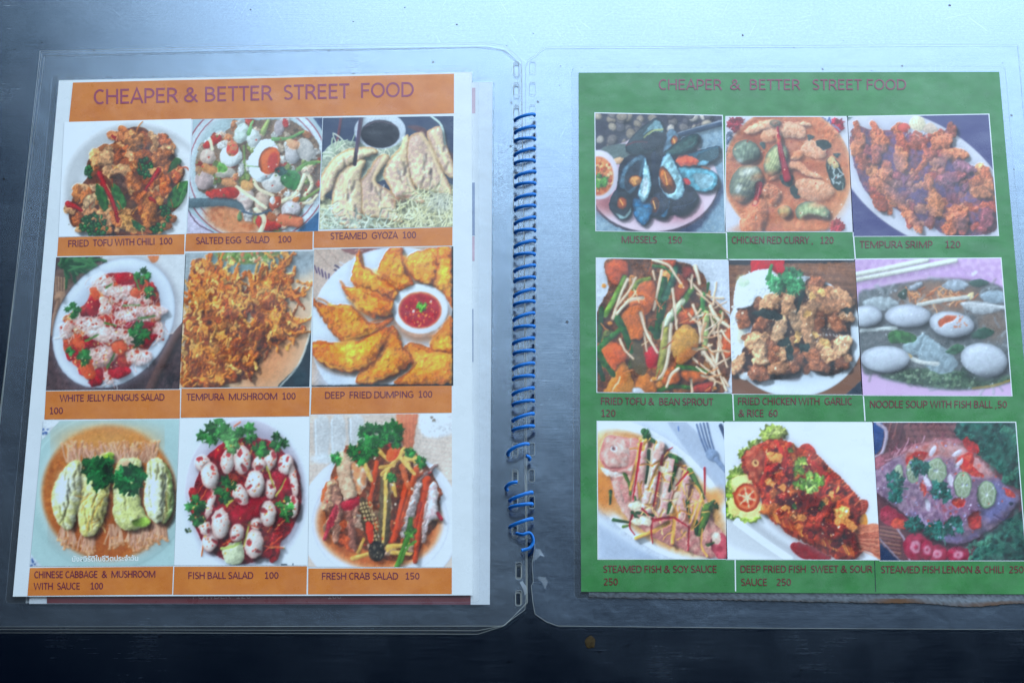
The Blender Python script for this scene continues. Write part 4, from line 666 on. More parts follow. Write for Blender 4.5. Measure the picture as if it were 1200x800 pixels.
def mussels(c):
    c.P([(30, 25), (720, 40), (735, 680), (30, 680)], (142, 166, 184), dome=0, sm=False, col2=(120, 146, 168), tex=.04)
    c.P([(30, 25), (720, 40), (715, 90), (400, 190), (40, 240)], (62, 62, 78), dome=0, sm=False)
    for _ in range(46):
        x, y = c.inside([(30, 30), (700, 40), (690, 80), (420, 170), (200, 210), (40, 220)]); r = c.R.uniform(20, 34); cl = c.R.choice([(150, 138, 126), (176, 164, 150), (120, 112, 110), (196, 186, 176), (96, 92, 100)]); an = c.R.uniform(0, 180)
        c.E(x, y, r * 1.1, r * .9, an, cl, gloss=.4, tex=.1, edge=((50, 46, 56), 4))
        for k in range(4): c.ring(x + 2, y + 2, r * (.3 + .2 * k), r * (.25 + .16 * k), an, 2.5, tuple(v * .7 for v in cl), .6)
    c.S([(385, 185), (540, 135), (720, 88)], 30, (54, 68, 90), gloss=.4); c.S([(390, 170), (540, 122), (720, 74)], 6, (140, 150, 166), dome=0)
    for _ in range(40): x, y = c.R.uniform(560, 730), c.R.uniform(120, 670); c.S([(x, y), (x + c.R.uniform(20, 60), y + c.R.uniform(20, 70))], 2, (176, 196, 210), dome=0, alpha=.4)
    c.P([(430, 675), (560, 600), (660, 500), (700, 400), (720, 460), (640, 590), (560, 675)], (56, 66, 92), dome=0, soft=8)
    c.E(350, 425, 345, 262, -4, (60, 52, 66), dome=0, lift=0, soft=2); c.E(350, 412, 343, 258, -4, (222, 202, 214), dome=4, soft=1.5, tex=.01); c.E(350, 410, 290, 205, -4, (206, 180, 198), dome=0, lift=0, soft=18, tex=.02); c.E(110, 520, 90, 50, 0, (150, 84, 90), dome=0, lift=0, soft=20, alpha=.8); c.E(500, 575, 90, 40, -15, (176, 130, 150), dome=0, lift=0, soft=20, alpha=.8)
    c.P([(60, 230), (200, 200), (230, 260), (150, 310)], (96, 110, 110), dome=4); c.E(160, 290, 30, 18, 0, (206, 170, 140))
    c.P([(160, 340), (190, 280), (280, 230), (330, 160), (420, 180), (560, 220), (600, 300), (560, 470), (520, 560), (420, 580), (330, 590), (230, 560), (130, 520), (150, 430)], (26, 30, 44), dome=12, wob=5)
    dk = (38, 50, 64)
    def shell(p, col, inner=None, ic=None, meat=None, rim=None):
        c.P([(x + 6, y + 10) for x, y in p], (14, 16, 28), dome=0, lift=0, alpha=.6, soft=5); c.P(p, col, col2=tuple(v * .7 for v in col), dome=10, gloss=.8, tex=.06, lift=5, edge=(rim, 4) if rim else ((16, 22, 34), 5))
        if inner: c.P(inner, ic, dome=2, lift=0, gloss=.6, soft=2, col2=tuple(v * .8 for v in ic))
        if meat:
            x, y, rx, ry, an, mc = meat; c.E(x, y, rx, ry, an, mc, gloss=.7, col2=tuple(v * .7 for v in mc), wob=5, edge=((90, 40, 24), 5)); c.S([(x - rx * .3, y - ry * .5), (x, y), (x + rx * .2, y + ry * .5)], 6, (236, 180, 100), dome=1)
    shell([(400, 245), (418, 140), (450, 120), (482, 160), (470, 235)], (104, 134, 158), None, None, (458, 185, 19, 28, 0, (190, 112, 62)), (60, 80, 100))
    shell([(470, 272), (560, 242), (680, 213), (702, 230), (690, 282), (620, 312), (500, 335)], (40, 78, 96), [(580, 270), (680, 225), (690, 260), (630, 300)], (62, 92, 104)); c.P([(465, 285), (500, 258), (580, 280), (585, 310), (510, 320), (475, 305)], (176, 62, 50), gloss=.7, col2=(206, 100, 70)); c.E(612, 304, 30, 13, -8, (126, 184, 212)); c.E(625, 330, 30, 10, 20, (170, 110, 80))
    shell([(400, 252), (500, 172), (570, 144), (592, 160), (570, 222), (480, 262)], (40, 78, 80), [(430, 240), (520, 180), (575, 160), (560, 200), (480, 245)], (62, 90, 88))
    shell([(468, 330), (600, 328), (684, 358), (682, 432), (620, 458), (540, 432)], (104, 172, 196), [(560, 360), (660, 370), (660, 420), (600, 440)], (146, 186, 204), None, (40, 70, 90)); c.E(525, 400, 24, 16, 40, (190, 60, 60))
    shell([(440, 500), (520, 420), (570, 450), (586, 500), (540, 562), (480, 582), (440, 552)], (36, 42, 60)); c.S([(450, 540), (540, 520), (575, 490)], 4, (76, 90, 110), dome=0)
    shell([(195, 222), (250, 140), (330, 74), (370, 62), (402, 110), (408, 192), (330, 252), (240, 262)], (46, 62, 70), [(290, 150), (330, 95), (365, 72), (390, 100), (395, 135), (340, 120)], (120, 158, 172)); c.P([(290, 170), (400, 140), (400, 200), (300, 235)], (34, 42, 54), dome=4); c.S([(295, 165), (340, 130), (395, 122)], 10, (150, 160, 110)); c.S([(200, 210), (250, 190), (310, 190)], 9, (86, 50, 60))
    shell([(330, 480), (420, 450), (440, 520), (420, 592), (370, 598), (320, 562)], (44, 54, 74), [(385, 580), (425, 540), (430, 490), (415, 585)], (70, 130, 172), (350, 525, 24, 40, 0, (86, 56, 50)))
    shell([(230, 530), (250, 490), (332, 520), (332, 590), (295, 637), (250, 602)], (48, 112, 156), [(250, 540), (310, 545), (310, 590), (285, 615)], (84, 140, 180), None, (20, 40, 70))
    shell([(165, 402), (190, 322), (260, 265), (302, 270), (290, 352), (250, 450), (200, 472), (170, 442)], (70, 98, 118), [(190, 390), (220, 330), (270, 290), (270, 360), (240, 430), (205, 450)], (44, 52, 66), (243, 398, 36, 30, 0, (206, 146, 88)), (30, 46, 64))
    shell([(300, 275), (322, 330), (338, 410), (320, 482), (290, 512), (264, 470), (285, 380)], (166, 212, 226), [(300, 380), (318, 410), (300, 480), (282, 460)], (206, 226, 236), None, (60, 90, 120))
    shell([(378, 335), (400, 270), (430, 248), (472, 320), (512, 410), (500, 482), (450, 497), (400, 462), (373, 400)], (160, 206, 222), [(384, 345), (402, 322), (462, 400), (464, 450), (420, 466), (385, 425)], (62, 42, 42), (414, 385, 30, 68, -28, (206, 120, 50)), (70, 100, 130)); c.E(432, 435, 16, 14, 0, (90, 56, 30))
    shell([(108, 522), (150, 440), (212, 460), (232, 520), (225, 582), (180, 607), (138, 582)], (40, 50, 62), [(145, 570), (190, 585), (225, 545), (215, 585), (175, 603)], (160, 196, 204), (175, 512, 28, 30, 0, (200, 100, 46)))
    c.P([(340, 250), (370, 250), (380, 330), (355, 430), (335, 400)], (30, 38, 56), dome=5, gloss=.8)
    c.E(55, 365, 102, 132, 0, (222, 214, 224), dome=7, soft=1.5, tex=.01); c.E(50, 372, 82, 104, 0, (206, 130, 84), dome=0, lift=0, soft=3, col2=(186, 96, 66)); c.dots([(38, 280), (120, 310), (125, 420), (38, 460)], 55, (5, 11), [(216, 160, 100), (170, 70, 50), (226, 196, 150), (150, 90, 50)], dome=2, gloss=.6); c.herb(62, 395, 46, (76, 130, 62), 5)
    return c.fin(haze=.04)
def curry(c):
    for x, y in ((75, 95), (618, 105)): c.herb(x, y, 52, (166, 40, 60), 5); c.herb(x - 35, y + 70, 34, (86, 100, 130), 4)
    c.threads([(480, 60), (600, 60), (600, 130), (520, 110)], 16, (30, 70), (8, 14), [(80, 100, 150), (120, 130, 160)], dome=0); c.herb(620, 640, 44, (190, 70, 80), 5); c.herb(45, 240, 40, (70, 60, 80), 4)
    c.E(355, 355, 345, 352, 0, (214, 160, 128), dome=0, lift=0, soft=3); c.E(352, 350, 332, 340, 0, (198, 126, 90), dome=0, lift=0, soft=6, col2=(182, 104, 72), gloss=.4); c.E(600, 480, 70, 120, 20, (212, 152, 112), dome=0, lift=0, soft=30, alpha=.8)
    for x, y, rx, ry in [(260, 430, 100, 60), (440, 300, 120, 70), (180, 170, 90, 40)]: c.E(x, y, rx, ry, 0, (140, 74, 58), dome=0, lift=0, soft=26, alpha=.6)
    ck = (212, 166, 140)
    for p in ([(120, 130), (200, 80), (300, 75), (300, 110), (220, 130), (150, 145)], [(330, 75), (440, 70), (470, 95), (380, 90)], [(212, 145), (300, 102), (400, 90), (447, 120), (432, 172), (340, 162), (230, 188)], [(428, 235), (480, 178), (572, 220), (562, 272), (480, 268)], [(360, 270), (420, 225), (440, 250), (400, 285)], [(250, 392), (310, 320), (410, 290), (460, 340), (542, 382), (450, 372), (390, 332), (300, 382)], [(392, 392), (480, 375), (570, 400), (612, 452), (560, 502), (450, 492), (400, 452)]):
        c.P([(x + 6, y + 12) for x, y in p], (110, 56, 46), dome=0, lift=0, alpha=.6, soft=7); c.P(p, ck, col2=(192, 138, 110), dome=8, wob=6, gloss=.35, rough=.4)
    for i in range(8): c.S([(405 + i * 24, 400 + i * 3), (440 + i * 18, 440 + i * 4), (470 + i * 12, 485)], 4, (178, 128, 106), dome=1, alpha=.7)
    c.blob(260, 482, 58, 1.1, col=(200, 138, 108), col2=(178, 108, 80), wob=7, gloss=.4, rough=.5); c.blob(188, 582, 76, 1.15, col=(200, 132, 100), col2=(178, 108, 78), wob=7, gloss=.4, rough=.5)
    for x, y, rx, ry, an, a, b_ in [(135, 242, 74, 64, 10, (126, 140, 122), (92, 104, 92)), (292, 285, 58, 92, 24, (172, 178, 138), (140, 150, 112)), (135, 410, 84, 108, 28, (136, 140, 120), (92, 98, 88)), (490, 570, 94, 64, 8, (164, 176, 140), (126, 140, 108)), (340, 562, 38, 34, 0, (158, 156, 104), (130, 130, 90)), (290, 90, 30, 18, 0, (150, 100, 80), (120, 80, 60))]:
        c.E(x + 6, y + 12, rx * 1.03, ry * 1.03, an, (100, 52, 42), dome=0, lift=0, alpha=.6, soft=8); c.E(x, y, rx, ry, an, a, col2=b_, gloss=.8, tex=.05, dome=min(rx, ry) * .4, lift=4, edge=((84, 90, 78), 8))
        for k in range(7):
            t = (k - 3) / 3.5; aa = math.radians(an); u = t * rx * .8; v = ry * .8 * math.sqrt(1 - .6 * t * t)
            q = [(x + u * math.cos(aa) + w_ * math.sin(aa), y + u * math.sin(aa) - w_ * math.cos(aa)) for w_ in (v, 0, -v)]; c.S(q, 4, (186, 190, 160), dome=0, alpha=.10)
    c.E(150, 345, 36, 16, -20, (216, 216, 208), dome=0, lift=0, alpha=.7, soft=9); c.E(95, 440, 14, 22, 20, (220, 224, 220), dome=0, lift=0, alpha=.6, soft=5); c.E(100, 290, 14, 12, 0, (220, 226, 224), dome=0, lift=0, alpha=.6, soft=5)
    c.P([(410, 620), (470, 578), (580, 610), (560, 660), (420, 660)], (182, 110, 78), dome=0, soft=6)
    for p in ([(566, 275), (620, 285), (666, 400), (645, 450), (600, 425), (565, 335)], [(368, 440), (395, 420), (420, 490), (380, 480)], [(505, 185), (570, 180), (590, 215), (540, 225)], [(318, 370), (385, 370), (370, 430), (325, 410)], [(600, 250), (640, 250), (620, 275)], [(205, 195), (235, 190), (230, 230)], [(460, 150), (500, 160), (470, 180)]): c.leaf(p, (58, 74, 72), gloss=.9)
    c.P([(570, 290), (595, 265), (632, 320), (600, 330)], (196, 180, 136), dome=5); c.threads([(575, 320), (640, 330), (660, 430), (600, 420)], 18, (12, 30), (4, 7), [(196, 206, 206), (140, 150, 140)], dome=1)
    c.S([(303, 112), (318, 235), (356, 384)], 12, (136, 28, 44), w2=44, gloss=.9, edge=((110, 14, 30), 4), dome=9, lift=6); c.S([(318, 190), (335, 290)], 4, (206, 90, 100), dome=0, alpha=.8)
    c.S([(205, 418), (195, 470), (184, 520)], 38, (158, 28, 44), w2=26, gloss=.9, dome=7); c.E(184, 515, 11, 14, 0, (226, 170, 150)); c.S([(205, 430), (195, 490)], 6, (224, 150, 150), dome=0, alpha=.8)
    for x, y, rx, ry in [(270, 520, 90, 26), (180, 640, 110, 26), (320, 600, 60, 30), (430, 640, 120, 30), (560, 510, 70, 24), (420, 260, 50, 20), (240, 370, 60, 18), (100, 500, 60, 22), (500, 290, 70, 16), (300, 180, 90, 14), (180, 300, 60, 14)]: c.E(x, y, rx, ry, c.R.uniform(-15, 15), (188, 112, 80), dome=0, lift=0, soft=9, alpha=.75, col2=(206, 140, 104))
    c.dots([(60, 120), (650, 150), (650, 600), (100, 600)], 60, (2, 5), [(230, 190, 160), (150, 50, 40), (226, 210, 196)], dome=1, gloss=.6)
    return c.fin(haze=.06, contrast=.95)
def shrimp(c):
    c.P([(10, 40), (300, 40), (260, 130), (10, 140)], (66, 90, 92), dome=0, soft=8); c.threads([(20, 60), (260, 55), (240, 120), (20, 120)], 20, (20, 60), (8, 16), [(80, 110, 100), (50, 70, 80)], dome=2)
    c.E(420, 395, 520, 300, 33, (212, 210, 218), dome=4, soft=2, tex=.01); c.E(430, 400, 440, 235, 33, (190, 190, 206), dome=0, lift=0, soft=20, tex=.02)
    pl = [(40, 140), (75, 90), (150, 115), (300, 120), (360, 145), (480, 145), (560, 95), (598, 105), (595, 200), (700, 300), (790, 380), (812, 520), (812, 670), (540, 680), (440, 635), (400, 655), (330, 610), (250, 575), (140, 500), (60, 330), (50, 220)]
    c.P(pl, (96, 72, 104), dome=12, wob=12, tex=.14, col2=(120, 74, 84))
    pal = [(196, 112, 80), (180, 94, 72), (212, 140, 100), (166, 84, 74), (150, 84, 90)]
    c.pile(pl, 100, (18, 34), pal, wob=9, rough=.55, tex=.12)
    for x, y, r, a, an, cl in [(68, 190, 38, 1.7, 95, (206, 130, 96)), (190, 170, 50, 1.2, 30, (204, 120, 86)), (95, 300, 42, 1.0, 0, (170, 96, 78)), (300, 265, 44, 1.6, 80, (208, 130, 90)), (160, 250, 34, 1.6, 80, (176, 104, 90)), (510, 185, 46, 1.2, 120, (204, 124, 94)), (575, 125, 24, 1.8, 95, (186, 100, 80)), (570, 272, 46, 1.3, 10, (206, 130, 98)), (200, 375, 48, 1.15, 40, (204, 126, 92)), (180, 500, 42, 1.3, 30, (166, 86, 66)), (480, 510, 42, 1.8, 85, (208, 134, 94)), (440, 410, 34, 1.4, 60, (196, 124, 96)), (560, 375, 40, 1.8, 160, (172, 98, 96)), (740, 440, 60, 1.2, 50, (210, 136, 98)), (610, 590, 62, 1.2, 100, (204, 120, 86)), (650, 300, 36, 1.8, 20, (150, 104, 124)), (700, 390, 36, 1.4, 160, (196, 116, 84)), (560, 660, 36, 1.3, 20, (200, 110, 76)), (380, 180, 30, 1.5, 90, (176, 100, 84)), (440, 270, 26, 2.0, 120, (196, 110, 84)), (760, 600, 40, 1.4, 60, (146, 84, 96))]:
        c.blob(x, y, r, a, an, col=cl, col2=tuple(v * .74 for v in cl), wob=8, tex=.10, rough=.6, gloss=.35, lift=4)
    for p, w, w2, cl in [([(160, 400), (270, 475), (340, 570), (400, 660)], 66, 44, (206, 128, 96)), ([(470, 255), (420, 310), (350, 395)], 44, 18, (198, 112, 84)), ([(380, 150), (420, 200), (440, 260)], 40, 28, (176, 100, 86)), ([(60, 90), (70, 160)], 34, 30, (200, 112, 84)), ([(150, 90), (180, 140)], 34, 30, (196, 108, 80)), ([(640, 560), (560, 600), (580, 670)], 40, 34, (210, 120, 84))]: c.S(p, w, cl, w2=w2, tex=.12, rough=.55, gloss=.35, col2=tuple(v * .78 for v in cl))
    for x, y, rx, ry in [(330, 440, 100, 70), (580, 440, 80, 60), (250, 280, 60, 40), (520, 310, 60, 40), (630, 620, 30, 40), (420, 590, 50, 40)]: c.E(x, y, rx, ry, 30, (96, 92, 140), dome=0, lift=0, alpha=.5, soft=26)
    c.P([(345, 85), (375, 50), (420, 60), (436, 110), (405, 132), (360, 120)], (216, 208, 184), dome=6); c.P([(420, 115), (460, 85), (498, 120), (480, 140), (430, 138)], (200, 182, 168), dome=6); c.E(318, 112, 32, 24, 0, (190, 84, 76), dome=6); c.threads([(310, 125), (470, 145), (470, 165), (320, 150)], 10, (12, 24), (4, 7), [(206, 200, 200)], dome=2, alpha=.7)
    for i in range(4): c.S([(358 + i * 18, 62 + i * 4), (370 + i * 16, 118)], 3, (186, 178, 150), dome=0, alpha=.7)
    return c.fin(haze=.10, contrast=.95)
def bean_sprout(c):
    c.E(350, 380, 420, 420, 0, (204, 212, 224), dome=0, lift=0, soft=30)
    pl = [(75, 60), (130, 35), (300, 35), (420, 45), (480, 60), (540, 110), (560, 200), (640, 280), (672, 350), (672, 500), (640, 620), (560, 662), (60, 662), (40, 560), (40, 320), (100, 180)]
    c.P(pl, (92, 54, 34), dome=8, wob=5, tex=.2, col2=(120, 76, 46)); c.pile(pl, 50, (16, 30), [(150, 90, 50), (120, 70, 40), (176, 120, 70), (90, 96, 50)], gloss=.4)
    for p, cl in [([(75, 70), (110, 35), (170, 40), (185, 100), (140, 152), (95, 140)], (178, 86, 46)), ([(345, 40), (400, 35), (405, 70), (360, 80)], (160, 76, 46)), ([(185, 232), (200, 172), (300, 138), (314, 240), (255, 312), (200, 290)], (200, 108, 54)), ([(430, 110), (465, 130), (470, 190), (420, 225), (400, 180)], (150, 74, 44)), ([(440, 75), (480, 65), (510, 120), (450, 120)], (130, 60, 50)), ([(150, 302), (240, 240), (262, 370), (200, 427)], (212, 120, 56)), ([(425, 292), (500, 276), (512, 340), (440, 352)], (174, 86, 44)), ([(620, 405), (672, 335), (672, 482), (630, 492)], (188, 92, 52)), ([(60, 457), (140, 424), (177, 480), (165, 537), (100, 572)], (188, 92, 42)), ([(345, 570), (400, 530), (430, 600), (390, 630), (350, 620)], (176, 96, 48)), ([(440, 570), (540, 560), (560, 600), (500, 625), (450, 605)], (180, 98, 44)), ([(500, 625), (580, 610), (585, 655), (500, 660)], (150, 56, 44)), ([(340, 100), (385, 90), (385, 160), (345, 170)], (206, 140, 86)), ([(205, 642), (262, 558), (325, 655), (250, 664)], (212, 132, 62)), ([(72, 650), (157, 520), (208, 600), (208, 660), (80, 662)], (222, 152, 68)), ([(385, 412), (450, 348), (514, 400), (506, 472), (430, 532), (388, 480)], (226, 172, 92))]:
        c.P([(x + 6, y + 10) for x, y in p], (44, 22, 16), dome=0, lift=0, alpha=.6, soft=6); c.P(p, cl, col2=tuple(v * .8 for v in cl), dome=9, gloss=.8, tex=.07, wob=4, lift=4, edge=(tuple(v * .72 for v in cl), 6))
    c.P([(430, 480), (508, 430), (504, 474), (432, 530)], (176, 98, 44), dome=0, lift=0, alpha=.6, soft=6); c.P([(150, 530), (180, 590), (120, 640)], (200, 110, 44), dome=0, lift=0, alpha=.6, soft=8)
    c.E(298, 492, 36, 52, 8, (160, 22, 40), gloss=1); c.P([(180, 430), (240, 420), (270, 560), (220, 560)], (96, 84, 62), dome=3)
    for p, w, w2, cl in [([(348, 135), (340, 260), (318, 395)], 44, 34, (40, 84, 44)), ([(408, 75), (385, 150), (355, 215)], 26, 30, (64, 116, 92)), ([(482, 175), (430, 250), (372, 320), (355, 350)], 28, 44, (104, 150, 76)), ([(440, 230), (380, 300), (360, 345)], 26, 34, (214, 222, 196)), ([(168, 120), (130, 200), (78, 295)], 26, 26, (118, 158, 72)), ([(130, 305), (170, 380), (198, 468)], 38, 22, (42, 96, 48)), ([(45, 455), (100, 405), (145, 365)], 26, 20, (56, 110, 50)), ([(45, 465), (75, 520), (115, 575)], 28, 24, (50, 104, 46)), ([(45, 520), (70, 600)], 24, 20, (36, 80, 44)), ([(536, 200), (532, 300)], 24, 24, (62, 116, 62)), ([(550, 290), (545, 450)], 34, 26, (160, 178, 120)), ([(415, 540), (490, 545), (562, 562)], 24, 18, (64, 116, 50)), ([(370, 370), (350, 460), (330, 585)], 44, 34, (164, 162, 90)), ([(330, 650), (400, 630), (472, 636)], 22, 18, (60, 110, 46)), ([(300, 65), (360, 75), (385, 105)], 16, 10, (70, 116, 56)), ([(210, 170), (240, 135), (285, 125)], 26, 16, (120, 140, 70)), ([(290, 360), (325, 395)], 26, 18, (36, 78, 46)), ([(60, 270), (50, 420)], 26, 20, (48, 90, 50)), ([(560, 150), (555, 190)], 16, 10, (60, 110, 60)), ([(520, 452), (556, 456)], 14, 12, (76, 130, 60)), ([(620, 280), (632, 310)], 16, 10, (100, 140, 80))]: c.S(p, w, cl, w2=w2, gloss=.6, col2=tuple(v * .75 for v in cl), tex=.08)
    sp = (228, 216, 200)
    for p, w in [([(182, 128), (150, 200), (112, 312)], 18), ([(252, 215), (190, 228), (132, 290)], 20), ([(220, 120), (190, 180), (130, 260)], 14), ([(342, 88), (325, 170), (303, 272)], 16), ([(392, 175), (402, 260), (412, 362)], 16), ([(468, 128), (500, 165), (530, 198)], 14), ([(488, 250), (515, 320), (530, 360), (520, 425)], 16), ([(242, 285), (270, 380), (322, 472)], 18), ([(258, 380), (272, 465)], 12), ([(300, 38), (370, 60), (400, 100), (442, 165)], 15), ([(385, 340), (370, 500), (340, 580), (295, 600)], 20), ([(420, 548), (385, 575), (365, 632)], 18), ([(560, 435), (600, 540), (645, 650)], 16), ([(615, 395), (605, 480), (588, 565)], 18), ([(490, 500), (540, 540), (605, 585)], 14), ([(595, 530), (672, 490)], 12), ([(570, 255), (600, 310), (655, 350)], 22), ([(590, 262), (645, 235)], 8), ([(145, 410), (170, 460), (208, 500)], 14), ([(485, 110), (480, 170)], 14), ([(480, 600), (485, 660)], 14), ([(500, 70), (520, 150)], 22), ([(580, 380), (640, 370)], 14), ([(540, 470), (590, 540)], 20), ([(570, 290), (590, 390)], 12), ([(610, 430), (650, 540)], 12), ([(350, 330), (340, 410)], 12), ([(300, 90), (310, 130)], 12), ([(530, 580), (590, 600), (580, 650)], 14), ([(630, 590), (655, 630)], 14)]: c.S(p, w, sp, w2=w * .8, gloss=.35, tex=.03, edge=((186, 156, 132), 3))
    c.threads([(520, 120), (660, 260), (660, 620), (560, 620), (500, 480)], 22, (50, 110), (7, 12), [(226, 212, 196), (206, 180, 156), (190, 150, 120)], bend=.3, dome=3)
    c.threads(pl, 26, (30, 70), (4, 8), [(200, 130, 80), (150, 80, 50), (222, 200, 170)], bend=.4, dome=2)
    for x, y in [(100, 335), (72, 160), (430, 160), (305, 595), (590, 640)]: c.E(x, y, 12, 10, 0, (206, 140, 70), gloss=.4)
    c.P([(205, 640), (235, 632), (262, 662), (205, 664)], (216, 218, 224), dome=2)
    return c.fin()
def garlic_chicken(c):
    c.P([(10, 35), (615, 35), (615, 200), (10, 200)], (118, 84, 66), dome=0, sm=False, col2=(146, 104, 80), tex=.08)
    for i in range(9): c.S([(10, 60 + i * 16), (300, 52 + i * 17), (615, 70 + i * 16)], 4, c.R.choice([(90, 62, 50), (150, 110, 86)]), dome=0, alpha=.6)
    c.P([(10, 35), (615, 35), (615, 48), (10, 62)], (44, 44, 50), dome=0, sm=False); c.P([(118, 38), (276, 38), (274, 100), (122, 104)], (158, 28, 40), dome=3, sm=False); c.P([(230, 50), (276, 45), (274, 100), (240, 100)], (196, 40, 60), dome=0, sm=False, alpha=.6)
    c.P([(560, 672), (650, 590), (650, 672)], (38, 50, 66), dome=0, sm=False); c.E(325, 395, 322, 285, 0, (220, 230, 240), dome=6, soft=1.5, tex=.01); c.E(330, 385, 285, 235, 0, (200, 212, 226), dome=0, lift=0, soft=20, tex=.01)
    rice = [(40, 200), (60, 130), (120, 100), (190, 90), (240, 110), (260, 200), (200, 230), (120, 280), (60, 300), (60, 420), (110, 430), (90, 520), (130, 590), (60, 590), (30, 480), (25, 300)]
    c.P(rice, (226, 232, 236), dome=10, wob=8, tex=.03); c.threads(rice, 300, (8, 16), (5, 7), [(240, 244, 246), (214, 222, 228), (232, 234, 230)], dome=2, bend=.2)
    c.E(85, 140, 32, 30, 0, (196, 220, 190), dome=4, soft=6, alpha=.7); c.E(70, 390, 30, 40, 0, (236, 232, 206), dome=4, soft=8, alpha=.7)
    pl = [(60, 285), (110, 275), (200, 215), (330, 200), (380, 125), (450, 145), (560, 195), (608, 248), (590, 330), (590, 480), (560, 540), (470, 568), (380, 550), (300, 588), (160, 608), (115, 560), (60, 560), (95, 450), (125, 350)]
    c.P(pl, (64, 46, 42), dome=10, wob=6, tex=.2); B = [(190, 138, 104), (168, 110, 80), (204, 158, 124), (150, 96, 70), (212, 172, 138)]
    c.pile(pl, 75, (16, 30), B, gloss=.7)
    for x, y, r, a, an in [(410, 160, 36, 1.4, 40), (450, 205, 42, 1.4, 20), (545, 215, 34, 1.8, 25), (500, 250, 42, 1.9, 5), (395, 270, 42, 1.2, 60), (205, 245, 42, 1.6, -35), (290, 245, 44, 1.3, -60), (85, 310, 36, 1.1, 60), (180, 340, 44, 1.7, -50), (140, 400, 38, 1.6, -60), (255, 370, 44, 1.4, 100), (380, 370, 46, 1.5, 60), (320, 320, 30, 1.6, 80), (445, 325, 32, 1.7, 90), (520, 335, 34, 1.8, 70), (565, 300, 28, 1.4, 20), (155, 490, 46, 1.5, 80), (155, 565, 42, 1.2, 60), (225, 470, 44, 1.3, 70), (280, 480, 34, 1.4, 30), (310, 545, 44, 1.5, -20), (345, 480, 34, 1.3, 80), (425, 500, 52, 1.3, 50), (540, 440, 42, 1.4, -30), (540, 515, 30, 1.5, 20), (480, 480, 34, 1.4, 30), (575, 488, 20, 1.2, 0), (70, 525, 30, 1.8, -60), (250, 560, 36, 1.5, -20)]:
        cl = c.R.choice(B); c.blob(x + 5, y + 9, r, a, an, col=(48, 32, 30), dome=0, lift=0, alpha=.55, soft=5); c.blob(x, y, r, a, an, col=cl, col2=tuple(v * .74 for v in cl), gloss=.9, wob=6, tex=.09, rough=.6, lift=4)
    for p in ([(120, 285), (200, 270), (270, 300), (240, 320), (150, 300)], [(345, 200), (375, 190), (350, 260), (335, 290)], [(290, 440), (320, 445), (315, 510), (288, 500)], [(355, 435), (400, 440), (385, 470), (350, 460)], [(240, 430), (290, 400), (310, 430), (260, 445)], [(540, 270), (590, 262), (575, 285)]): c.leaf(p, (44, 62, 60), gloss=.8)
    for x, y in [(340, 420), (345, 390), (462, 415), (475, 430), (425, 385), (390, 290), (410, 210), (450, 190)]: c.blob(x, y, 15, 1.2, col=(222, 180, 120), gloss=.5, rough=.6)
    c.dots(pl, 70, (2.5, 5), [(236, 226, 214), (226, 200, 170)], dome=0, lift=0, alpha=.8)
    for x, y, r in [(290, 150, 62), (330, 130, 48), (240, 160, 46), (320, 170, 44), (345, 160, 34), (300, 100, 36), (215, 130, 34)]: c.herb(x, y, r, (66, 132, 92), 5)
    c.S([(205, 130), (208, 95), (216, 65)], 16, (60, 130, 80))
    for i in range(9): c.S([(440 + i * 16, 385), (446 + i * 16, 391)], 5, (226, 230, 232), dome=0, alpha=.7)
    return c.fin(haze=.03)
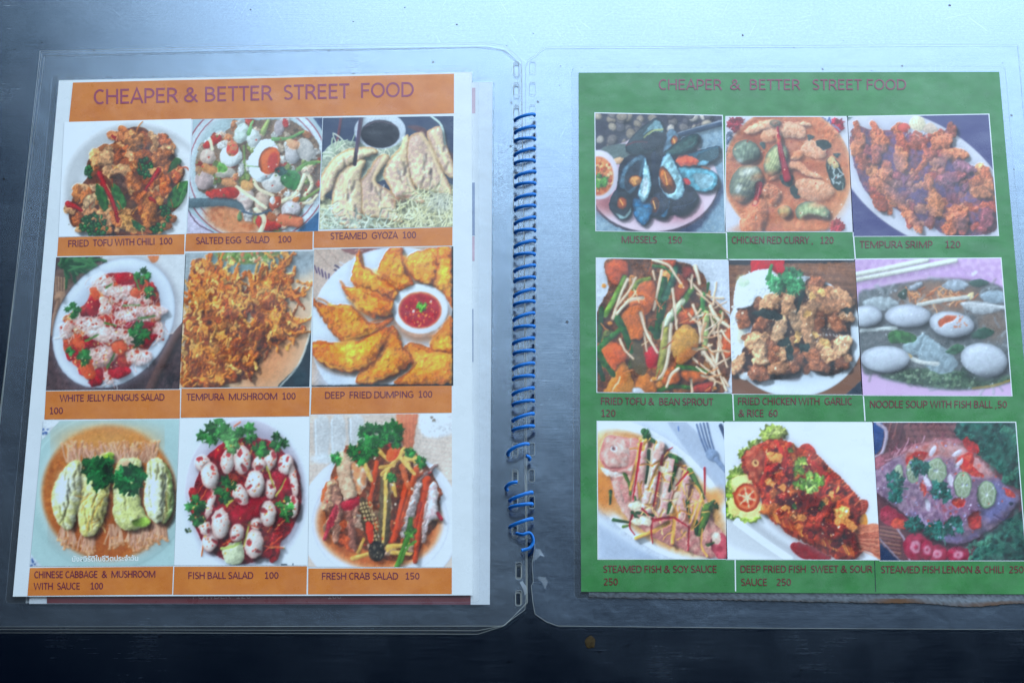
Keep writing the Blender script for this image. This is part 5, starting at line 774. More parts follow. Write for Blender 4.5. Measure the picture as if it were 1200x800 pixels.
def noodle_soup(c):
    c.P([(5, 30), (700, 25), (700, 180), (350, 110), (100, 160), (20, 220)], (190, 160, 212), dome=0, soft=6, col2=(206, 182, 224), tex=.02)
    c.S([(5, 108), (160, 78), (345, 38)], 24, (220, 220, 208), dome=5); c.S([(5, 134), (220, 92), (480, 40)], 22, (212, 212, 200), dome=5); c.S([(560, 105), (575, 95)], 14, (236, 236, 244), dome=0, soft=3)
    pl = [(20, 218), (100, 172), (250, 142), (400, 124), (560, 134), (700, 170), (740, 300), (745, 560), (738, 605), (640, 635), (540, 645), (420, 645), (250, 615), (120, 572), (40, 545)]
    c.P(pl, (112, 112, 112), dome=0, soft=5, col2=(92, 98, 100), tex=.08, gloss=.4)
    c.E(400, 220, 180, 60, 0, (146, 100, 78), dome=0, lift=0, soft=22, alpha=.8); c.E(650, 340, 70, 90, 0, (130, 108, 96), dome=0, lift=0, soft=22, alpha=.7); c.E(430, 170, 130, 30, 0, (120, 96, 84), dome=0, lift=0, soft=12, alpha=.8)
    c.threads(pl, 130, (22, 55), (8, 15), [(150, 156, 160), (132, 140, 148), (168, 172, 174), (120, 120, 118)], alpha=.5, soft=2, dome=2, gloss=.5)
    c.threads([(250, 190), (560, 160), (560, 230), (300, 250)], 60, (20, 50), (4, 7), [(190, 130, 90), (160, 96, 66), (206, 160, 120)], dome=2)
    c.P([(120, 580), (300, 545), (500, 560), (740, 580), (735, 610), (540, 642), (300, 625)], (66, 88, 72), dome=3, tex=.25, soft=6); c.dots([(130, 580), (300, 555), (560, 570), (560, 630), (300, 620)], 110, (5, 11), [(60, 84, 66), (90, 112, 90), (46, 66, 56), (120, 140, 120)], dome=2, gloss=.5)
    c.S([(560, 640), (660, 628), (740, 600)], 10, (150, 130, 70), dome=0, alpha=.8)
    W = (182, 190, 200)
    for p, cl in [([(300, 450), (340, 390), (440, 460), (492, 530), (420, 575), (330, 530)], (146, 166, 180)), ([(60, 220), (160, 205), (220, 240), (150, 270), (80, 255)], (168, 178, 184)), ([(415, 160), (480, 130), (540, 160), (480, 185)], (160, 172, 186)), ([(595, 200), (690, 185), (712, 235), (620, 240)], (160, 180, 198)), ([(500, 240), (640, 240), (710, 270), (600, 300)], (176, 178, 180)), ([(230, 440), (300, 400), (345, 375), (300, 470), (250, 490)], (150, 172, 186)), ([(270, 165), (330, 135), (340, 150), (290, 175)], (160, 168, 180))]: c.P(p, cl, col2=tuple(v * .85 for v in cl), dome=5, gloss=.6, soft=2, wob=5)
    for p, w, cl in [([(305, 250), (400, 230), (555, 210)], 20, (192, 192, 186)), ([(38, 368), (110, 362), (200, 358)], 18, (204, 208, 204)), ([(250, 484), (310, 515), (395, 524)], 20, (206, 206, 200)), ([(520, 245), (600, 250), (710, 262)], 18, (190, 190, 190)), ([(540, 205), (560, 195), (550, 220)], 10, (214, 200, 160)), ([(240, 475), (270, 490)], 14, (196, 170, 120))]: c.S(p, w, cl, gloss=.5)
    for p, cl in [([(165, 400), (200, 370), (310, 400), (290, 425), (190, 430)], (70, 122, 72)), ([(540, 390), (600, 352), (658, 375), (610, 410), (550, 412)], (46, 90, 72)), ([(430, 470), (480, 440), (520, 465), (470, 490)], (60, 96, 74)), ([(535, 150), (590, 130), (635, 148), (590, 168)], (54, 76, 70)), ([(200, 200), (245, 170), (240, 220)], (70, 90, 80)), ([(60, 345), (105, 330), (100, 350)], (70, 104, 80)), ([(500, 545), (570, 530), (590, 580), (520, 600)], (56, 78, 66))]: c.leaf(p, cl, wob=6)
    for x, y, rx, ry, an in [(58, 300, 72, 52, 0), (256, 300, 106, 54, 2), (460, 342, 106, 62, 8), (146, 502, 114, 65, 0), (614, 512, 114, 78, 10)]:
        c.E(x + 4, y + 12, rx * 1.04, ry * 1.06, an, (58, 60, 62), dome=0, lift=0, alpha=.6, soft=8); c.E(x, y, rx, ry, an, W, col2=(182, 188, 200), gloss=.25, tex=.03, rough=.12, dome=min(rx, ry) * .28, lift=3, wob=4, edge=((146, 152, 164), 7))
    c.E(620, 580, 60, 12, 10, (120, 124, 134), dome=0, lift=0, alpha=.5, soft=6)
    c.P([(400, 310), (440, 282), (490, 290), (470, 310), (430, 325), (410, 340)], (170, 84, 54), dome=1, lift=0, wob=6, soft=2); c.dots([(480, 290), (560, 320), (540, 350), (460, 360)], 14, (4, 8), [(190, 120, 90), (176, 90, 60)], dome=0, lift=0, alpha=.7)
    c.dots(pl, 60, (2, 5), [(220, 226, 230), (206, 214, 220)], dome=0, lift=0, alpha=.7)
    return c.fin(haze=.06, contrast=.97)
def soy_fish(c):
    c.P([(340, 30), (420, 30), (600, 240), (605, 400), (560, 340)], (176, 190, 214), dome=0, soft=3, tex=.02); c.P([(40, 480), (200, 580), (360, 640), (40, 640)], (170, 186, 212), dome=0, sm=False, soft=10, tex=.02)
    for i in range(20): c.S([(40, 490 + i * 8), (200, 590 + i * 8)], 2, (196, 208, 226), dome=0, alpha=.6)
    for i in range(4): c.S([(470 + i * 15, 45 - i * 3), (490 + i * 14, 110), (512 + i * 11, 165 - i * 4)], 9, (96, 114, 150), gloss=.9, dome=2)
    c.E(540, 180, 34, 26, 40, (120, 138, 168), gloss=.9); c.S([(555, 195), (595, 245)], 26, (120, 138, 170), w2=18, gloss=.9); c.S([(575, 50), (600, 110)], 18, (60, 74, 104)); c.S([(390, 55), (392, 72)], 6, (90, 120, 180), dome=0)
    c.E(285, 345, 425, 225, 40, (196, 206, 222), dome=0, lift=0, soft=10); c.E(282, 335, 415, 216, 40, (230, 236, 244), dome=6, soft=1.5, tex=.01); c.E(290, 345, 370, 180, 40, (226, 190, 148), dome=0, lift=0, soft=8, col2=(214, 168, 116)); c.E(70, 330, 60, 100, -10, (206, 138, 76), dome=0, lift=0, soft=14); c.E(190, 105, 60, 18, 15, (216, 160, 104), dome=0, lift=0, soft=8); c.E(540, 380, 40, 60, 40, (216, 158, 100), dome=0, lift=0, soft=12)
    body = [(78, 95), (140, 98), (240, 112), (330, 160), (440, 250), (520, 380), (560, 480), (600, 540), (606, 622), (545, 624), (430, 592), (310, 552), (200, 472), (125, 382), (85, 275), (46, 200), (55, 140)]
    c.P(body, (210, 168, 160), dome=22, gloss=.5, tex=.07, col2=(186, 128, 128), wob=4, rough=.36)
    for p in ([(212, 125), (200, 250), (185, 370)], [(268, 130), (240, 280), (228, 400)], [(335, 170), (305, 300), (285, 420)], [(400, 230), (375, 330), (358, 440)], [(452, 290), (430, 380), (425, 460)]): c.S(p, 22, (116, 74, 56), dome=0, lift=0, soft=5, alpha=.8)
    c.P([(48, 190), (60, 130), (85, 95), (150, 100), (215, 118), (212, 170), (195, 225), (140, 250), (85, 250)], (220, 196, 190), col2=(204, 158, 154), gloss=.5, wob=3, rough=.28, dome=9, edge=((186, 110, 112), 8)); c.P([(160, 110), (215, 118), (205, 200), (170, 240), (175, 170)], (200, 140, 138), dome=4, alpha=.8, soft=4); c.P([(52, 235), (110, 250), (160, 262), (90, 275)], (226, 210, 206), dome=4); c.E(108, 152, 15, 14, 0, (226, 220, 220)); c.E(108, 152, 8, 8, 0, (96, 84, 92), dome=0); c.S([(60, 210), (90, 235), (140, 235)], 6, (170, 100, 100), dome=0); c.threads([(80, 170), (190, 120), (180, 220), (70, 220)], 8, (20, 40), (4, 7), [(232, 214, 210), (196, 132, 134)], dome=1, alpha=.7)
    for p, w, cl in [([(236, 128), (225, 240), (208, 372)], 44, (196, 146, 150)), ([(305, 140), (275, 270), (252, 410)], 54, (226, 200, 200)), ([(368, 196), (345, 310), (318, 432)], 50, (190, 146, 152)), ([(432, 268), (410, 350), (398, 445)], 44, (196, 150, 156)), ([(118, 300), (150, 400), (190, 460)], 30, (206, 160, 156))]: c.S(p, w, cl, gloss=.6, col2=(204, 170, 166), tex=.08, lift=3, rough=.3)
    for p, w in [([(265, 160), (255, 300)], 34), ([(340, 200), (300, 420)], 16), ([(398, 240), (372, 320)], 26), ([(385, 350), (360, 430)], 34)]: c.S(p, w * .8, (222, 206, 190), gloss=.3, alpha=.85)
    c.P([(530, 560), (570, 520), (606, 545), (606, 626), (560, 628)], (186, 92, 106), col2=(150, 50, 70), dome=5); c.E(556, 540, 20, 28, 0, (228, 206, 196))
    gr = [([(262, 160), (258, 230), (248, 300)], 16), ([(385, 190), (370, 270), (350, 335)], 18), ([(440, 245), (475, 310), (500, 365)], 26), ([(155, 262), (175, 300), (182, 350)], 16), ([(515, 410), (505, 460), (480, 520)], 44), ([(108, 460), (180, 472)], 16), ([(96, 335), (94, 390)], 14), ([(240, 75), (255, 100), (290, 122)], 28), ([(355, 180), (400, 195)], 22), ([(545, 380), (530, 420)], 20), ([(190, 430), (230, 470)], 16), ([(210, 428), (280, 440)], 16), ([(355, 390), (345, 430)], 18), ([(520, 570), (545, 560)], 16), ([(430, 380), (440, 450)], 18), ([(465, 470), (470, 520)], 26), ([(210, 400), (200, 360)], 14), ([(150, 490), (175, 485)], 14)]
    for p, w in gr: c.S(p, w, c.R.choice([(44, 82, 46), (60, 104, 56), (84, 116, 56)]), w2=w * .6, gloss=.5, col2=(34, 62, 40))
    gd = (222, 172, 96)
    for p, w in [([(225, 110), (205, 220), (180, 330)], 10), ([(345, 165), (300, 230), (260, 330)], 10), ([(205, 540), (280, 510), (350, 470)], 16), ([(375, 420), (365, 560)], 16), ([(440, 290), (480, 330), (500, 390)], 10), ([(470, 380), (440, 470)], 10), ([(490, 380), (450, 500)], 12), ([(495, 500), (490, 570), (515, 620)], 8), ([(250, 110), (235, 150)], 12), ([(420, 250), (390, 330)], 10), ([(215, 300), (225, 400)], 8)]: c.S(p, w, gd, gloss=.4)
    c.threads([(180, 120), (340, 160), (500, 330), (500, 480), (380, 560), (240, 470)], 60, (30, 70), (4, 7), [(226, 180, 110), (214, 150, 80), (236, 206, 150)], bend=.4, dome=2)
    for p, w in [([(228, 128), (212, 240), (192, 372)], 12), ([(322, 180), (300, 300), (282, 400)], 12), ([(505, 235), (506, 350)], 11), ([(262, 468), (330, 452), (372, 450)], 14), ([(372, 450), (430, 488)], 10), ([(438, 490), (432, 592)], 9), ([(190, 440), (178, 490), (200, 525)], 10), ([(276, 455), (272, 500), (278, 562)], 10), ([(432, 252), (380, 312)], 10), ([(340, 160), (365, 145)], 8), ([(230, 410), (262, 440)], 10)]: c.S(p, w, (156, 32, 48), w2=w * .5, gloss=.6)
    for x, y, r in [(203, 400, 24), (246, 464, 22), (210, 470, 18), (320, 240, 16)]: c.blob(x, y, r, 1.2, col=(236, 226, 206), gloss=.4)
    c.herb(250, 85, 24, (40, 84, 50), 4); c.herb(545, 400, 30, (56, 80, 50), 4)
    return c.fin()
def sour_fish(c):
    c.P([(30, 440), (90, 450), (330, 625), (250, 632), (30, 560)], (206, 210, 216), dome=0, soft=10, tex=.01); c.S([(70, 470), (180, 550), (300, 632)], 34, (236, 240, 244), dome=4, tex=.01); c.S([(130, 470), (230, 545), (330, 610)], 34, (186, 188, 194), dome=0, soft=12, tex=.01)
    def lettuce(x, y, r, cl):
        p = []
        for i in range(22): t = 6.283 * i / 22; rr = r * (1 if i % 2 else .8) * c.R.uniform(.85, 1.15); p.append((x + rr * math.cos(t), y + rr * math.sin(t)))
        c.P(p, cl, col2=tuple(v * .7 for v in cl), dome=6, rough=1.0, tex=.12, gloss=.4, wob=6)
        for k in range(6): t = c.R.uniform(0, 6.28); c.S([(x, y), (x + r * .4 * math.cos(t), y + r * .4 * math.sin(t)), (x + r * .8 * math.cos(t + .3), y + r * .8 * math.sin(t + .3))], 5, (206, 214, 150), dome=1, alpha=.6)
    for a in [(215, 85, 54, (160, 182, 90)), (250, 75, 34, (176, 190, 110)), (150, 135, 34, (120, 146, 60)), (105, 170, 34, (104, 126, 50)), (75, 270, 58, (116, 148, 48)), (55, 330, 44, (124, 156, 56)), (60, 410, 48, (124, 158, 60)), (130, 430, 46, (140, 168, 70)), (40, 430, 30, (96, 136, 46))]: lettuce(*a)
    c.E(92, 305, 46, 40, 0, (232, 218, 160), dome=5); c.E(108, 402, 80, 46, 8, (234, 222, 166), dome=5); c.E(60, 400, 30, 40, 0, (226, 206, 140), dome=3)
    c.E(113, 363, 56, 62, 0, (182, 76, 44), dome=6, gloss=.6, edge=((150, 50, 30), 5)); c.E(113, 363, 44, 49, 0, (212, 120, 84), dome=0, lift=0)
    for i in range(6): t = i * 1.047 + .3; c.S([(113, 363), (113 + 38 * math.cos(t), 363 + 42 * math.sin(t))], 10, (236, 206, 180), w2=5, dome=1)
    for i in range(6): t = i * 1.047 + .82; c.E(113 + 26 * math.cos(t), 363 + 29 * math.sin(t), 9, 12, math.degrees(t), (176, 66, 40), dome=1, lift=0)
    c.P([(302, 572), (340, 558), (450, 608), (475, 634), (370, 634), (320, 605)], (136, 26, 38), dome=2, gloss=.8); c.E(615, 460, 24, 40, -10, (206, 140, 60), dome=0, lift=0)
    c.P([(340, 145), (380, 128), (412, 160), (405, 192), (370, 185)], (160, 66, 60), dome=4, tex=.2); c.P([(560, 385), (636, 374), (632, 426), (590, 432)], (150, 56, 50), dome=4, tex=.2)
    for i in range(6): c.S([(580, 390 + i * 7), (634, 378 + i * 9)], 3, (196, 110, 90), dome=1)
    body = [(90, 205), (110, 160), (170, 120), (260, 104), (330, 140), (400, 170), (460, 230), (540, 300), (602, 372), (612, 440), (606, 490), (640, 560), (600, 618), (540, 637), (440, 602), (330, 542), (250, 492), (195, 432), (165, 352), (128, 282)]
    c.P([(x + 5, y + 16) for x, y in body], (150, 130, 130), dome=0, lift=0, alpha=.6, soft=12)
    c.P(body, (130, 46, 36), dome=26, wob=5, gloss=.6, tex=.14, col2=(158, 66, 46), rough=.8)
    c.P([(590, 500), (640, 482), (695, 492), (697, 634), (650, 606), (600, 590)], (184, 116, 96), dome=4, tex=.14, wob=3)
    for i in range(12): c.S([(600, 520 + i * 6), (697, 500 + i * 12)], 3, c.R.choice([(150, 70, 56), (216, 150, 126)]), dome=1)
    for i in range(34):
        t = i / 33; x, y = 200 + 370 * t, 440 + 165 * t + 20 * math.sin(t * 3); c.S([(x - 8, y - 34), (x + 12, y + 10)], 6, c.R.choice([(214, 156, 84), (190, 110, 60), (160, 70, 40)]), dome=2.5)
    for i in range(20): t = i / 19; x, y = 400 + 205 * t, 172 + 205 * t; c.S([(x - 22, y + 12), (x + 8, y - 4)], 6, c.R.choice([(150, 60, 50), (196, 110, 80)]), dome=2)
    inner = [(180, 140), (280, 120), (380, 180), (500, 290), (580, 400), (590, 540), (520, 590), (400, 540), (280, 470), (200, 400), (170, 300)]
    c.pile(inner, 90, (12, 26), [(150, 48, 38), (176, 74, 46), (120, 34, 34), (196, 112, 66), (90, 26, 30)], gloss=1, rough=.8)
    for p in ([(170, 140), (190, 220), (180, 300)], [(240, 120), (265, 180), (200, 240)], [(300, 130), (270, 220)], [(380, 200), (450, 260)], [(470, 280), (440, 350)]): c.S(p, 20, (166, 54, 46), gloss=.8, tex=.12)
    c.P([(100, 200), (130, 150), (180, 140), (190, 240), (160, 300), (125, 260)], (150, 66, 52), dome=10, gloss=.6, col2=(176, 100, 80), wob=4); c.E(150, 212, 15, 15, 0, (216, 180, 130), gloss=.6); c.E(150, 212, 7, 7, 0, (110, 60, 40), dome=0)
    for x, y, rx, ry in [(380, 370, 50, 34), (460, 400, 40, 30), (300, 300, 34, 26), (440, 520, 50, 24), (330, 400, 40, 20), (560, 540, 40, 30)]: c.E(x, y, rx, ry, 30, (70, 18, 24), dome=0, lift=0, alpha=.6, soft=12)
    for x, y, r in [(515, 425, 20), (545, 425, 22), (530, 455, 20), (565, 470, 20), (580, 490, 16), (515, 470, 14), (215, 300, 18), (265, 320, 14), (240, 190, 22), (210, 180, 16), (280, 405, 14), (480, 350, 12), (455, 380, 14), (510, 330, 10), (350, 450, 14)]: c.blob(x, y, r, 1.2, col=(222, 152, 92), gloss=.8, rough=.8)
    for x, y, r, cl in [(345, 215, 30, (140, 176, 84)), (335, 250, 34, (120, 160, 72)), (345, 310, 34, (110, 156, 70)), (395, 285, 36, (130, 178, 90)), (400, 315, 34, (150, 190, 110)), (430, 290, 28, (124, 170, 80)), (320, 400, 16, (60, 100, 50)), (440, 395, 22, (44, 70, 44)), (300, 155, 14, (80, 100, 50))]: c.herb(x, y, r, cl, 5)
    c.dots(inner, 70, (2.5, 5), [(236, 190, 140), (226, 150, 100), (240, 226, 216)], dome=1, gloss=.8)
    return c.fin()
def lemon_fish(c):
    c.P([(20, 30), (700, 30), (700, 645), (20, 645)], (104, 70, 74), dome=0, sm=False, tex=.06)
    for i in range(16): c.S([(60 + i * 26, 36), (30 + i * 30, 110)], 8, c.R.choice([(140, 96, 90), (84, 54, 62)]), dome=3, alpha=.8)
    for i in range(24): c.E(180 + (i % 8) * 34 + (i // 8) * 12, 60 + (i // 8) * 26, 18, 12, 20, (124, 84, 84), dome=2)
    c.P([(30, 37), (70, 40), (80, 100), (60, 160), (32, 165)], (44, 76, 124), dome=0); c.S([(50, 40), (90, 80), (70, 170), (32, 190)], 14, (186, 170, 176), dome=4)
    for i in range(9): c.S([(62, 490 + i * 17), (150, 505 + i * 17)], 9, c.R.choice([(150, 110, 96), (130, 92, 86)]), dome=3)
    c.P([(62, 560), (150, 645), (62, 645)], (30, 52, 84), dome=0, sm=False); c.S([(130, 490), (175, 560), (190, 640)], 9, (176, 160, 166), dome=3); c.S([(60, 545), (150, 640)], 6, (150, 140, 150), dome=2)
    gn = (44, 86, 74)
    for p in ([(400, 100), (450, 40), (650, 36), (690, 36), (690, 300), (620, 300), (560, 230), (480, 160)], [(470, 640), (480, 560), (560, 500), (640, 440), (690, 430), (690, 640)]): c.P(p, gn, col2=(28, 58, 54), dome=8, rough=1.2, tex=.14, wob=10, gloss=.5)
    c.threads([(440, 60), (680, 50), (680, 260), (580, 220)], 14, (60, 140), (10, 26), [(62, 110, 94), (50, 94, 82), (34, 66, 62)], bend=.4, dome=2, gloss=.4, alpha=.6, soft=4); c.threads([(490, 570), (680, 450), (680, 630), (490, 630)], 24, (30, 80), (10, 22), [(60, 108, 90), (76, 124, 102), (32, 64, 58)], bend=.5, dome=2.5, gloss=.4, alpha=.65, soft=3)
    for i in range(16): t = i / 15; c.blob(600 + 80 * math.sin(t * 3), 300 - 240 * t, 14, 1.2, col=(70, 118, 96), rough=.8, wob=5); c.blob(480 + 60 * math.sin(t * 6), 500 + 130 * t, 14, 1.2, col=(78, 128, 104), rough=.8, wob=5)
    for x, y, rx, ry in [(218, 578, 54, 60), (310, 608, 46, 40), (400, 612, 50, 36), (265, 590, 30, 44)]:
        c.E(x, y, rx, ry, 0, (168, 58, 82), gloss=.7, dome=8, col2=(140, 40, 64))
        for k in range(6): t = k * 1.047 + .4; c.E(x + rx * .3 * math.cos(t), y + ry * .3 * math.sin(t), rx * .16, ry * .24, math.degrees(t), (222, 176, 186), dome=1, lift=0, alpha=.7, soft=3)
    body = [(40, 258), (100, 200), (180, 158), (260, 122), (340, 108), (430, 150), (510, 210), (570, 275), (640, 340), (664, 372), (620, 440), (560, 492), (480, 542), (400, 568), (300, 542), (230, 482), (160, 422), (90, 372), (50, 335)]
    c.P([(x + 4, y + 18) for x, y in body], (40, 30, 44), dome=0, lift=0, alpha=.6, soft=10)
    c.P([(40, 190), (120, 160), (250, 120), (380, 105), (420, 130), (250, 160), (120, 220), (50, 250)], (150, 96, 104), dome=3, tex=.14); c.threads([(60, 200), (200, 140), (400, 110), (250, 150), (100, 215)], 26, (30, 60), (4, 6), [(196, 150, 160), (120, 70, 80)], ang=(-60, 15), dome=1.5)
    c.P([(60, 430), (100, 400), (200, 470), (180, 500), (80, 480)], (150, 60, 76), dome=4, tex=.14); c.P([(35, 250), (90, 260), (120, 370), (60, 350), (40, 330)], (176, 150, 176), dome=4)
    c.P(body, (122, 98, 118), dome=28, gloss=.7, tex=.08, col2=(156, 130, 142), wob=4, rough=.32)
    c.P([(170, 170), (300, 115), (400, 130), (500, 200), (560, 270), (480, 260), (380, 200), (280, 190), (200, 240)], (190, 104, 88), dome=2, lift=0, alpha=.85, soft=12, col2=(206, 160, 152)); c.P([(540, 290), (620, 330), (660, 372), (600, 430), (540, 470), (500, 420)], (116, 118, 158), dome=2, lift=0, alpha=.85, soft=14); c.P([(200, 420), (300, 500), (420, 540), (520, 500), (440, 540), (320, 540)], (150, 146, 196), dome=2, lift=0, alpha=.8, soft=12)
    c.dots([(160, 330), (320, 350), (500, 380), (480, 500), (300, 490), (200, 430)], 34, (6, 14), [(166, 60, 60), (186, 140, 150), (140, 80, 104), (200, 170, 184), (136, 108, 150)], dome=1.5, wob=5, soft=4, alpha=.65)
    for i in range(14): x, y = 170 + i * 22, 350 + (i % 5) * 28; c.S([(x, y), (x + 16, y + 44)], 7, c.R.choice([(200, 160, 176), (156, 110, 136), (216, 190, 206)]), dome=1.5, alpha=.7, soft=2)
    for p in ([(170, 190), (240, 150), (270, 160), (200, 230)], [(380, 200), (440, 160), (450, 230), (500, 270), (440, 260)], [(380, 370), (430, 360), (430, 400), (390, 400)], [(440, 450), (480, 420), (500, 490), (460, 500)], [(430, 110), (495, 135), (490, 165), (440, 150)], [(120, 450), (170, 450), (175, 485), (120, 480)], [(590, 310), (630, 320), (640, 350), (600, 340)], [(240, 310), (270, 330), (265, 370)], [(350, 470), (400, 460), (380, 500)]): c.P(p, (176, 54, 52), col2=(196, 90, 70), wob=9, gloss=.6, dome=3, tex=.12)
    for x, y, an in [(265, 290, 60), (365, 285, 80), (405, 215, 130), (268, 395, 80), (395, 170, 150), (290, 160, 120)]: c.E(x, y, 26, 11, an, (226, 216, 216), gloss=.5)
    for x, y, rx, ry in [(204, 247, 28, 54), (308, 246, 42, 54), (420, 308, 40, 59), (525, 350, 42, 60), (140, 262, 20, 44)]:
        c.E(x + 4, y + 8, rx, ry, 0, (70, 50, 66), dome=0, lift=0, alpha=.5, soft=5); c.E(x, y, rx, ry, 0, (120, 142, 106), dome=2, gloss=.5, lift=4); c.E(x, y, rx * .86, ry * .88, 0, (178, 186, 158), dome=0, lift=0); c.E(x, y, rx * .76, ry * .8, 0, (150, 162, 130), dome=0, lift=0, tex=.08)
        for k in range(8): t = k * .785 + .2; c.S([(x, y), (x + rx * .74 * math.cos(t), y + ry * .78 * math.sin(t))], 4, (190, 196, 172), dome=0, lift=0, alpha=.8)
        c.E(x, y, 6, 7, 0, (216, 216, 206), dome=0)
    for x, y, r in [(125, 290, 46), (130, 350, 42), (235, 235, 44), (220, 215, 34), (315, 330, 48), (345, 350, 36), (212, 480, 44), (300, 500, 50), (320, 520, 36), (388, 490, 44), (385, 470, 34)]: c.herb(x, y, r, (44, 100, 88), 5)
    c.S([(120, 325), (185, 325)], 5, (90, 140, 120)); c.S([(330, 500), (345, 570)], 5, (90, 140, 120)); c.E(632, 388, 8, 8, 0, (30, 34, 50)); c.S([(560, 440), (600, 460), (625, 432)], 5, (90, 80, 120), dome=0)
    c.dots(body, 70, (2.5, 5), [(206, 90, 70), (236, 226, 232), (180, 186, 226)], dome=1)
    return c.fin(tint=(.94, .96, 1.04))

# ------------------------------------------------------------------ building the menu
def photo(fn, org, sc, quad, bg, z, parent, label, seed):
    c = Cv(quad, seed, bg); img = lin(fn(c)); sat = np.clip((img.max(-1) - img.min(-1)) / np.maximum(img.max(-1), .02) * 2.2, 0, 1)[..., None]
    img = np.clip(img * (1 + (np.array((1.16, 1.0, .84)) - 1) * (.25 + .75 * sat)), 0, .92)
    q = np.array(quad, float); nu, nv = 190, 162
    U, V = np.meshgrid(np.linspace(0, 1, nu), np.linspace(0, 1, nv))
    XY = (q[0] * (1 - U[..., None]) * (1 - V[..., None]) + q[1] * U[..., None] * (1 - V[..., None]) + q[2] * U[..., None] * V[..., None] + q[3] * (1 - U[..., None]) * V[..., None])
    W = at(org[0] + XY[..., 0] / sc, org[1] + XY[..., 1] / sc, z)
    cp = (XY - c.o) * c.K; i = np.clip(np.floor(cp[..., 0]).astype(int), 0, c.w - 2); j = np.clip(np.floor(cp[..., 1]).astype(int), 0, c.hh - 2); fu = (cp[..., 0] - i)[..., None]; fv = (cp[..., 1] - j)[..., None]
    C = (img[j, i] * (1 - fu) + img[j, i + 1] * fu) * (1 - fv) + (img[j + 1, i] * (1 - fu) + img[j + 1, i + 1] * fu) * fv
    me = bpy.data.meshes.new('photo'); n = nu * nv; me.vertices.add(n); me.vertices.foreach_set('co', W.reshape(-1))
    I = np.arange(n).reshape(nv, nu); F = np.stack([I[1:, :-1], I[1:, 1:], I[:-1, 1:], I[:-1, :-1]], -1).reshape(-1, 4); nf = len(F)
    me.loops.add(nf * 4); me.loops.foreach_set('vertex_index', F.ravel().astype(np.int32)); me.polygons.add(nf); me.polygons.foreach_set('loop_start', (np.arange(nf) * 4).astype(np.int32)); me.update(calc_edges=True)
    at_ = me.color_attributes.new('Col', 'FLOAT_COLOR', 'POINT'); at_.data.foreach_set('color', np.concatenate([C, np.ones(C.shape[:2] + (1,))], -1).astype(np.float32).ravel())
    return link('photo', me, M['photo'], parent, label)

book = bpy.data.objects.new('menu_book', None); COL.objects.link(book)
tag(book, 'open wire-bound menu of clear laminated pages lying on the steel table', 'menu')

def rounded(pts, r, n=5):
    out = []; m_ = len(pts); p = np.array(pts, float)
    for i in range(m_):
        a, b_, c = p[i - 1], p[i], p[(i + 1) % m_]; u = (a - b_) / np.linalg.norm(a - b_); v = (c - b_) / np.linalg.norm(c - b_)
        for k in range(n + 1): t = k / n; out.append(tuple((1 - t) ** 2 * (b_ + u * r) + 2 * t * (1 - t) * b_ + t * t * (b_ + v * r)))
    return out
def film(outer, sheet, z, slots, parent, lip=8.0, drop=0.0004, mat='film'):
    """clear laminating film round a sheet: margin with punched slots, raised lip against the sheet, visible cut edge"""
    zl = z - drop; q = np.array(sheet, float); ce = q.mean(0)
    lipq = []
    for i in range(4):
        e1 = q[i] - q[i - 1]; e2 = q[(i + 1) % 4] - q[i]; e1 = e1 / np.linalg.norm(e1); e2 = e2 / np.linalg.norm(e2); lipq.append(q[i] + (e1 - e2) * lip)
    lipl = rounded(lipq, 6, 5); shl = rounded(sheet, 0.5, 5)
    mm = lambda L: [(float(p[0] * 1000), float(p[1] * 1000)) for p in (at(x, y, zl) for x, y in L)]
    def slot(x, y, w, h): return rounded([(x - w / 2, y - h / 2), (x + w / 2, y - h / 2), (x + w / 2, y + h / 2), (x - w / 2, y + h / 2)], 2, 3)
    sl = [slot(*s_) for s_ in slots]
    v2, f2 = filled([mm(outer), mm(lipl)] + [mm(s_) for s_ in sl])
    V = [(x / 1000, y / 1000, zl) for x, y in v2]; F = list(f2); MI = [0] * len(F)
    a0 = len(V); V += [tuple(at(x, y, zl)) for x, y in lipl]; b0 = len(V); V += [tuple(at(x, y, z + 0.00015)) for x, y in shl]; n = len(lipl)
    for i in range(n): F.append((a0 + i, a0 + (i + 1) % n, b0 + (i + 1) % n, b0 + i)); MI.append(1)
    for lp, r in [(outer, 0.00010)] + [(s_, 0.00010) for s_ in sl] + [(lipl, 0.00012)]:
        P_ = np.array([at(x, y, zl) for x, y in lp]); m_ = len(P_); base = len(V)
        for i in range(m_):
            t = P_[(i + 1) % m_] - P_[i - 1]; t = t / np.linalg.norm(t); nrm = np.array([t[1], -t[0], 0])
            for k in range(4): a = math.pi / 4 + k * math.pi / 2; V.append(tuple(P_[i] + nrm * r * math.cos(a) + np.array([0, 0, r * math.sin(a)])))
        for i in range(m_):
            for k in range(4): F.append((base + i * 4 + k, base + i * 4 + (k + 1) % 4, base + ((i + 1) % m_) * 4 + (k + 1) % 4, base + ((i + 1) % m_) * 4 + k)); MI.append(2 if lp is not lipl else 1)
    me = mesh('film_margin', V, F); me.materials.append(M[mat]); me.materials.append(M['film_lip' if mat == 'film' else mat]); me.materials.append(M['film_edge']); me.polygons.foreach_set('material_index', MI)
    return link('film_margin', me, None, parent)

SY = [79, 104, 130, 157, 183, 209, 236, 264, 292, 320, 348, 376, 405, 434, 464, 495, 526, 557, 588, 620]
def zoff(sheet, dx, dy): return [(x + dx, y + dy) for x, y in sheet]

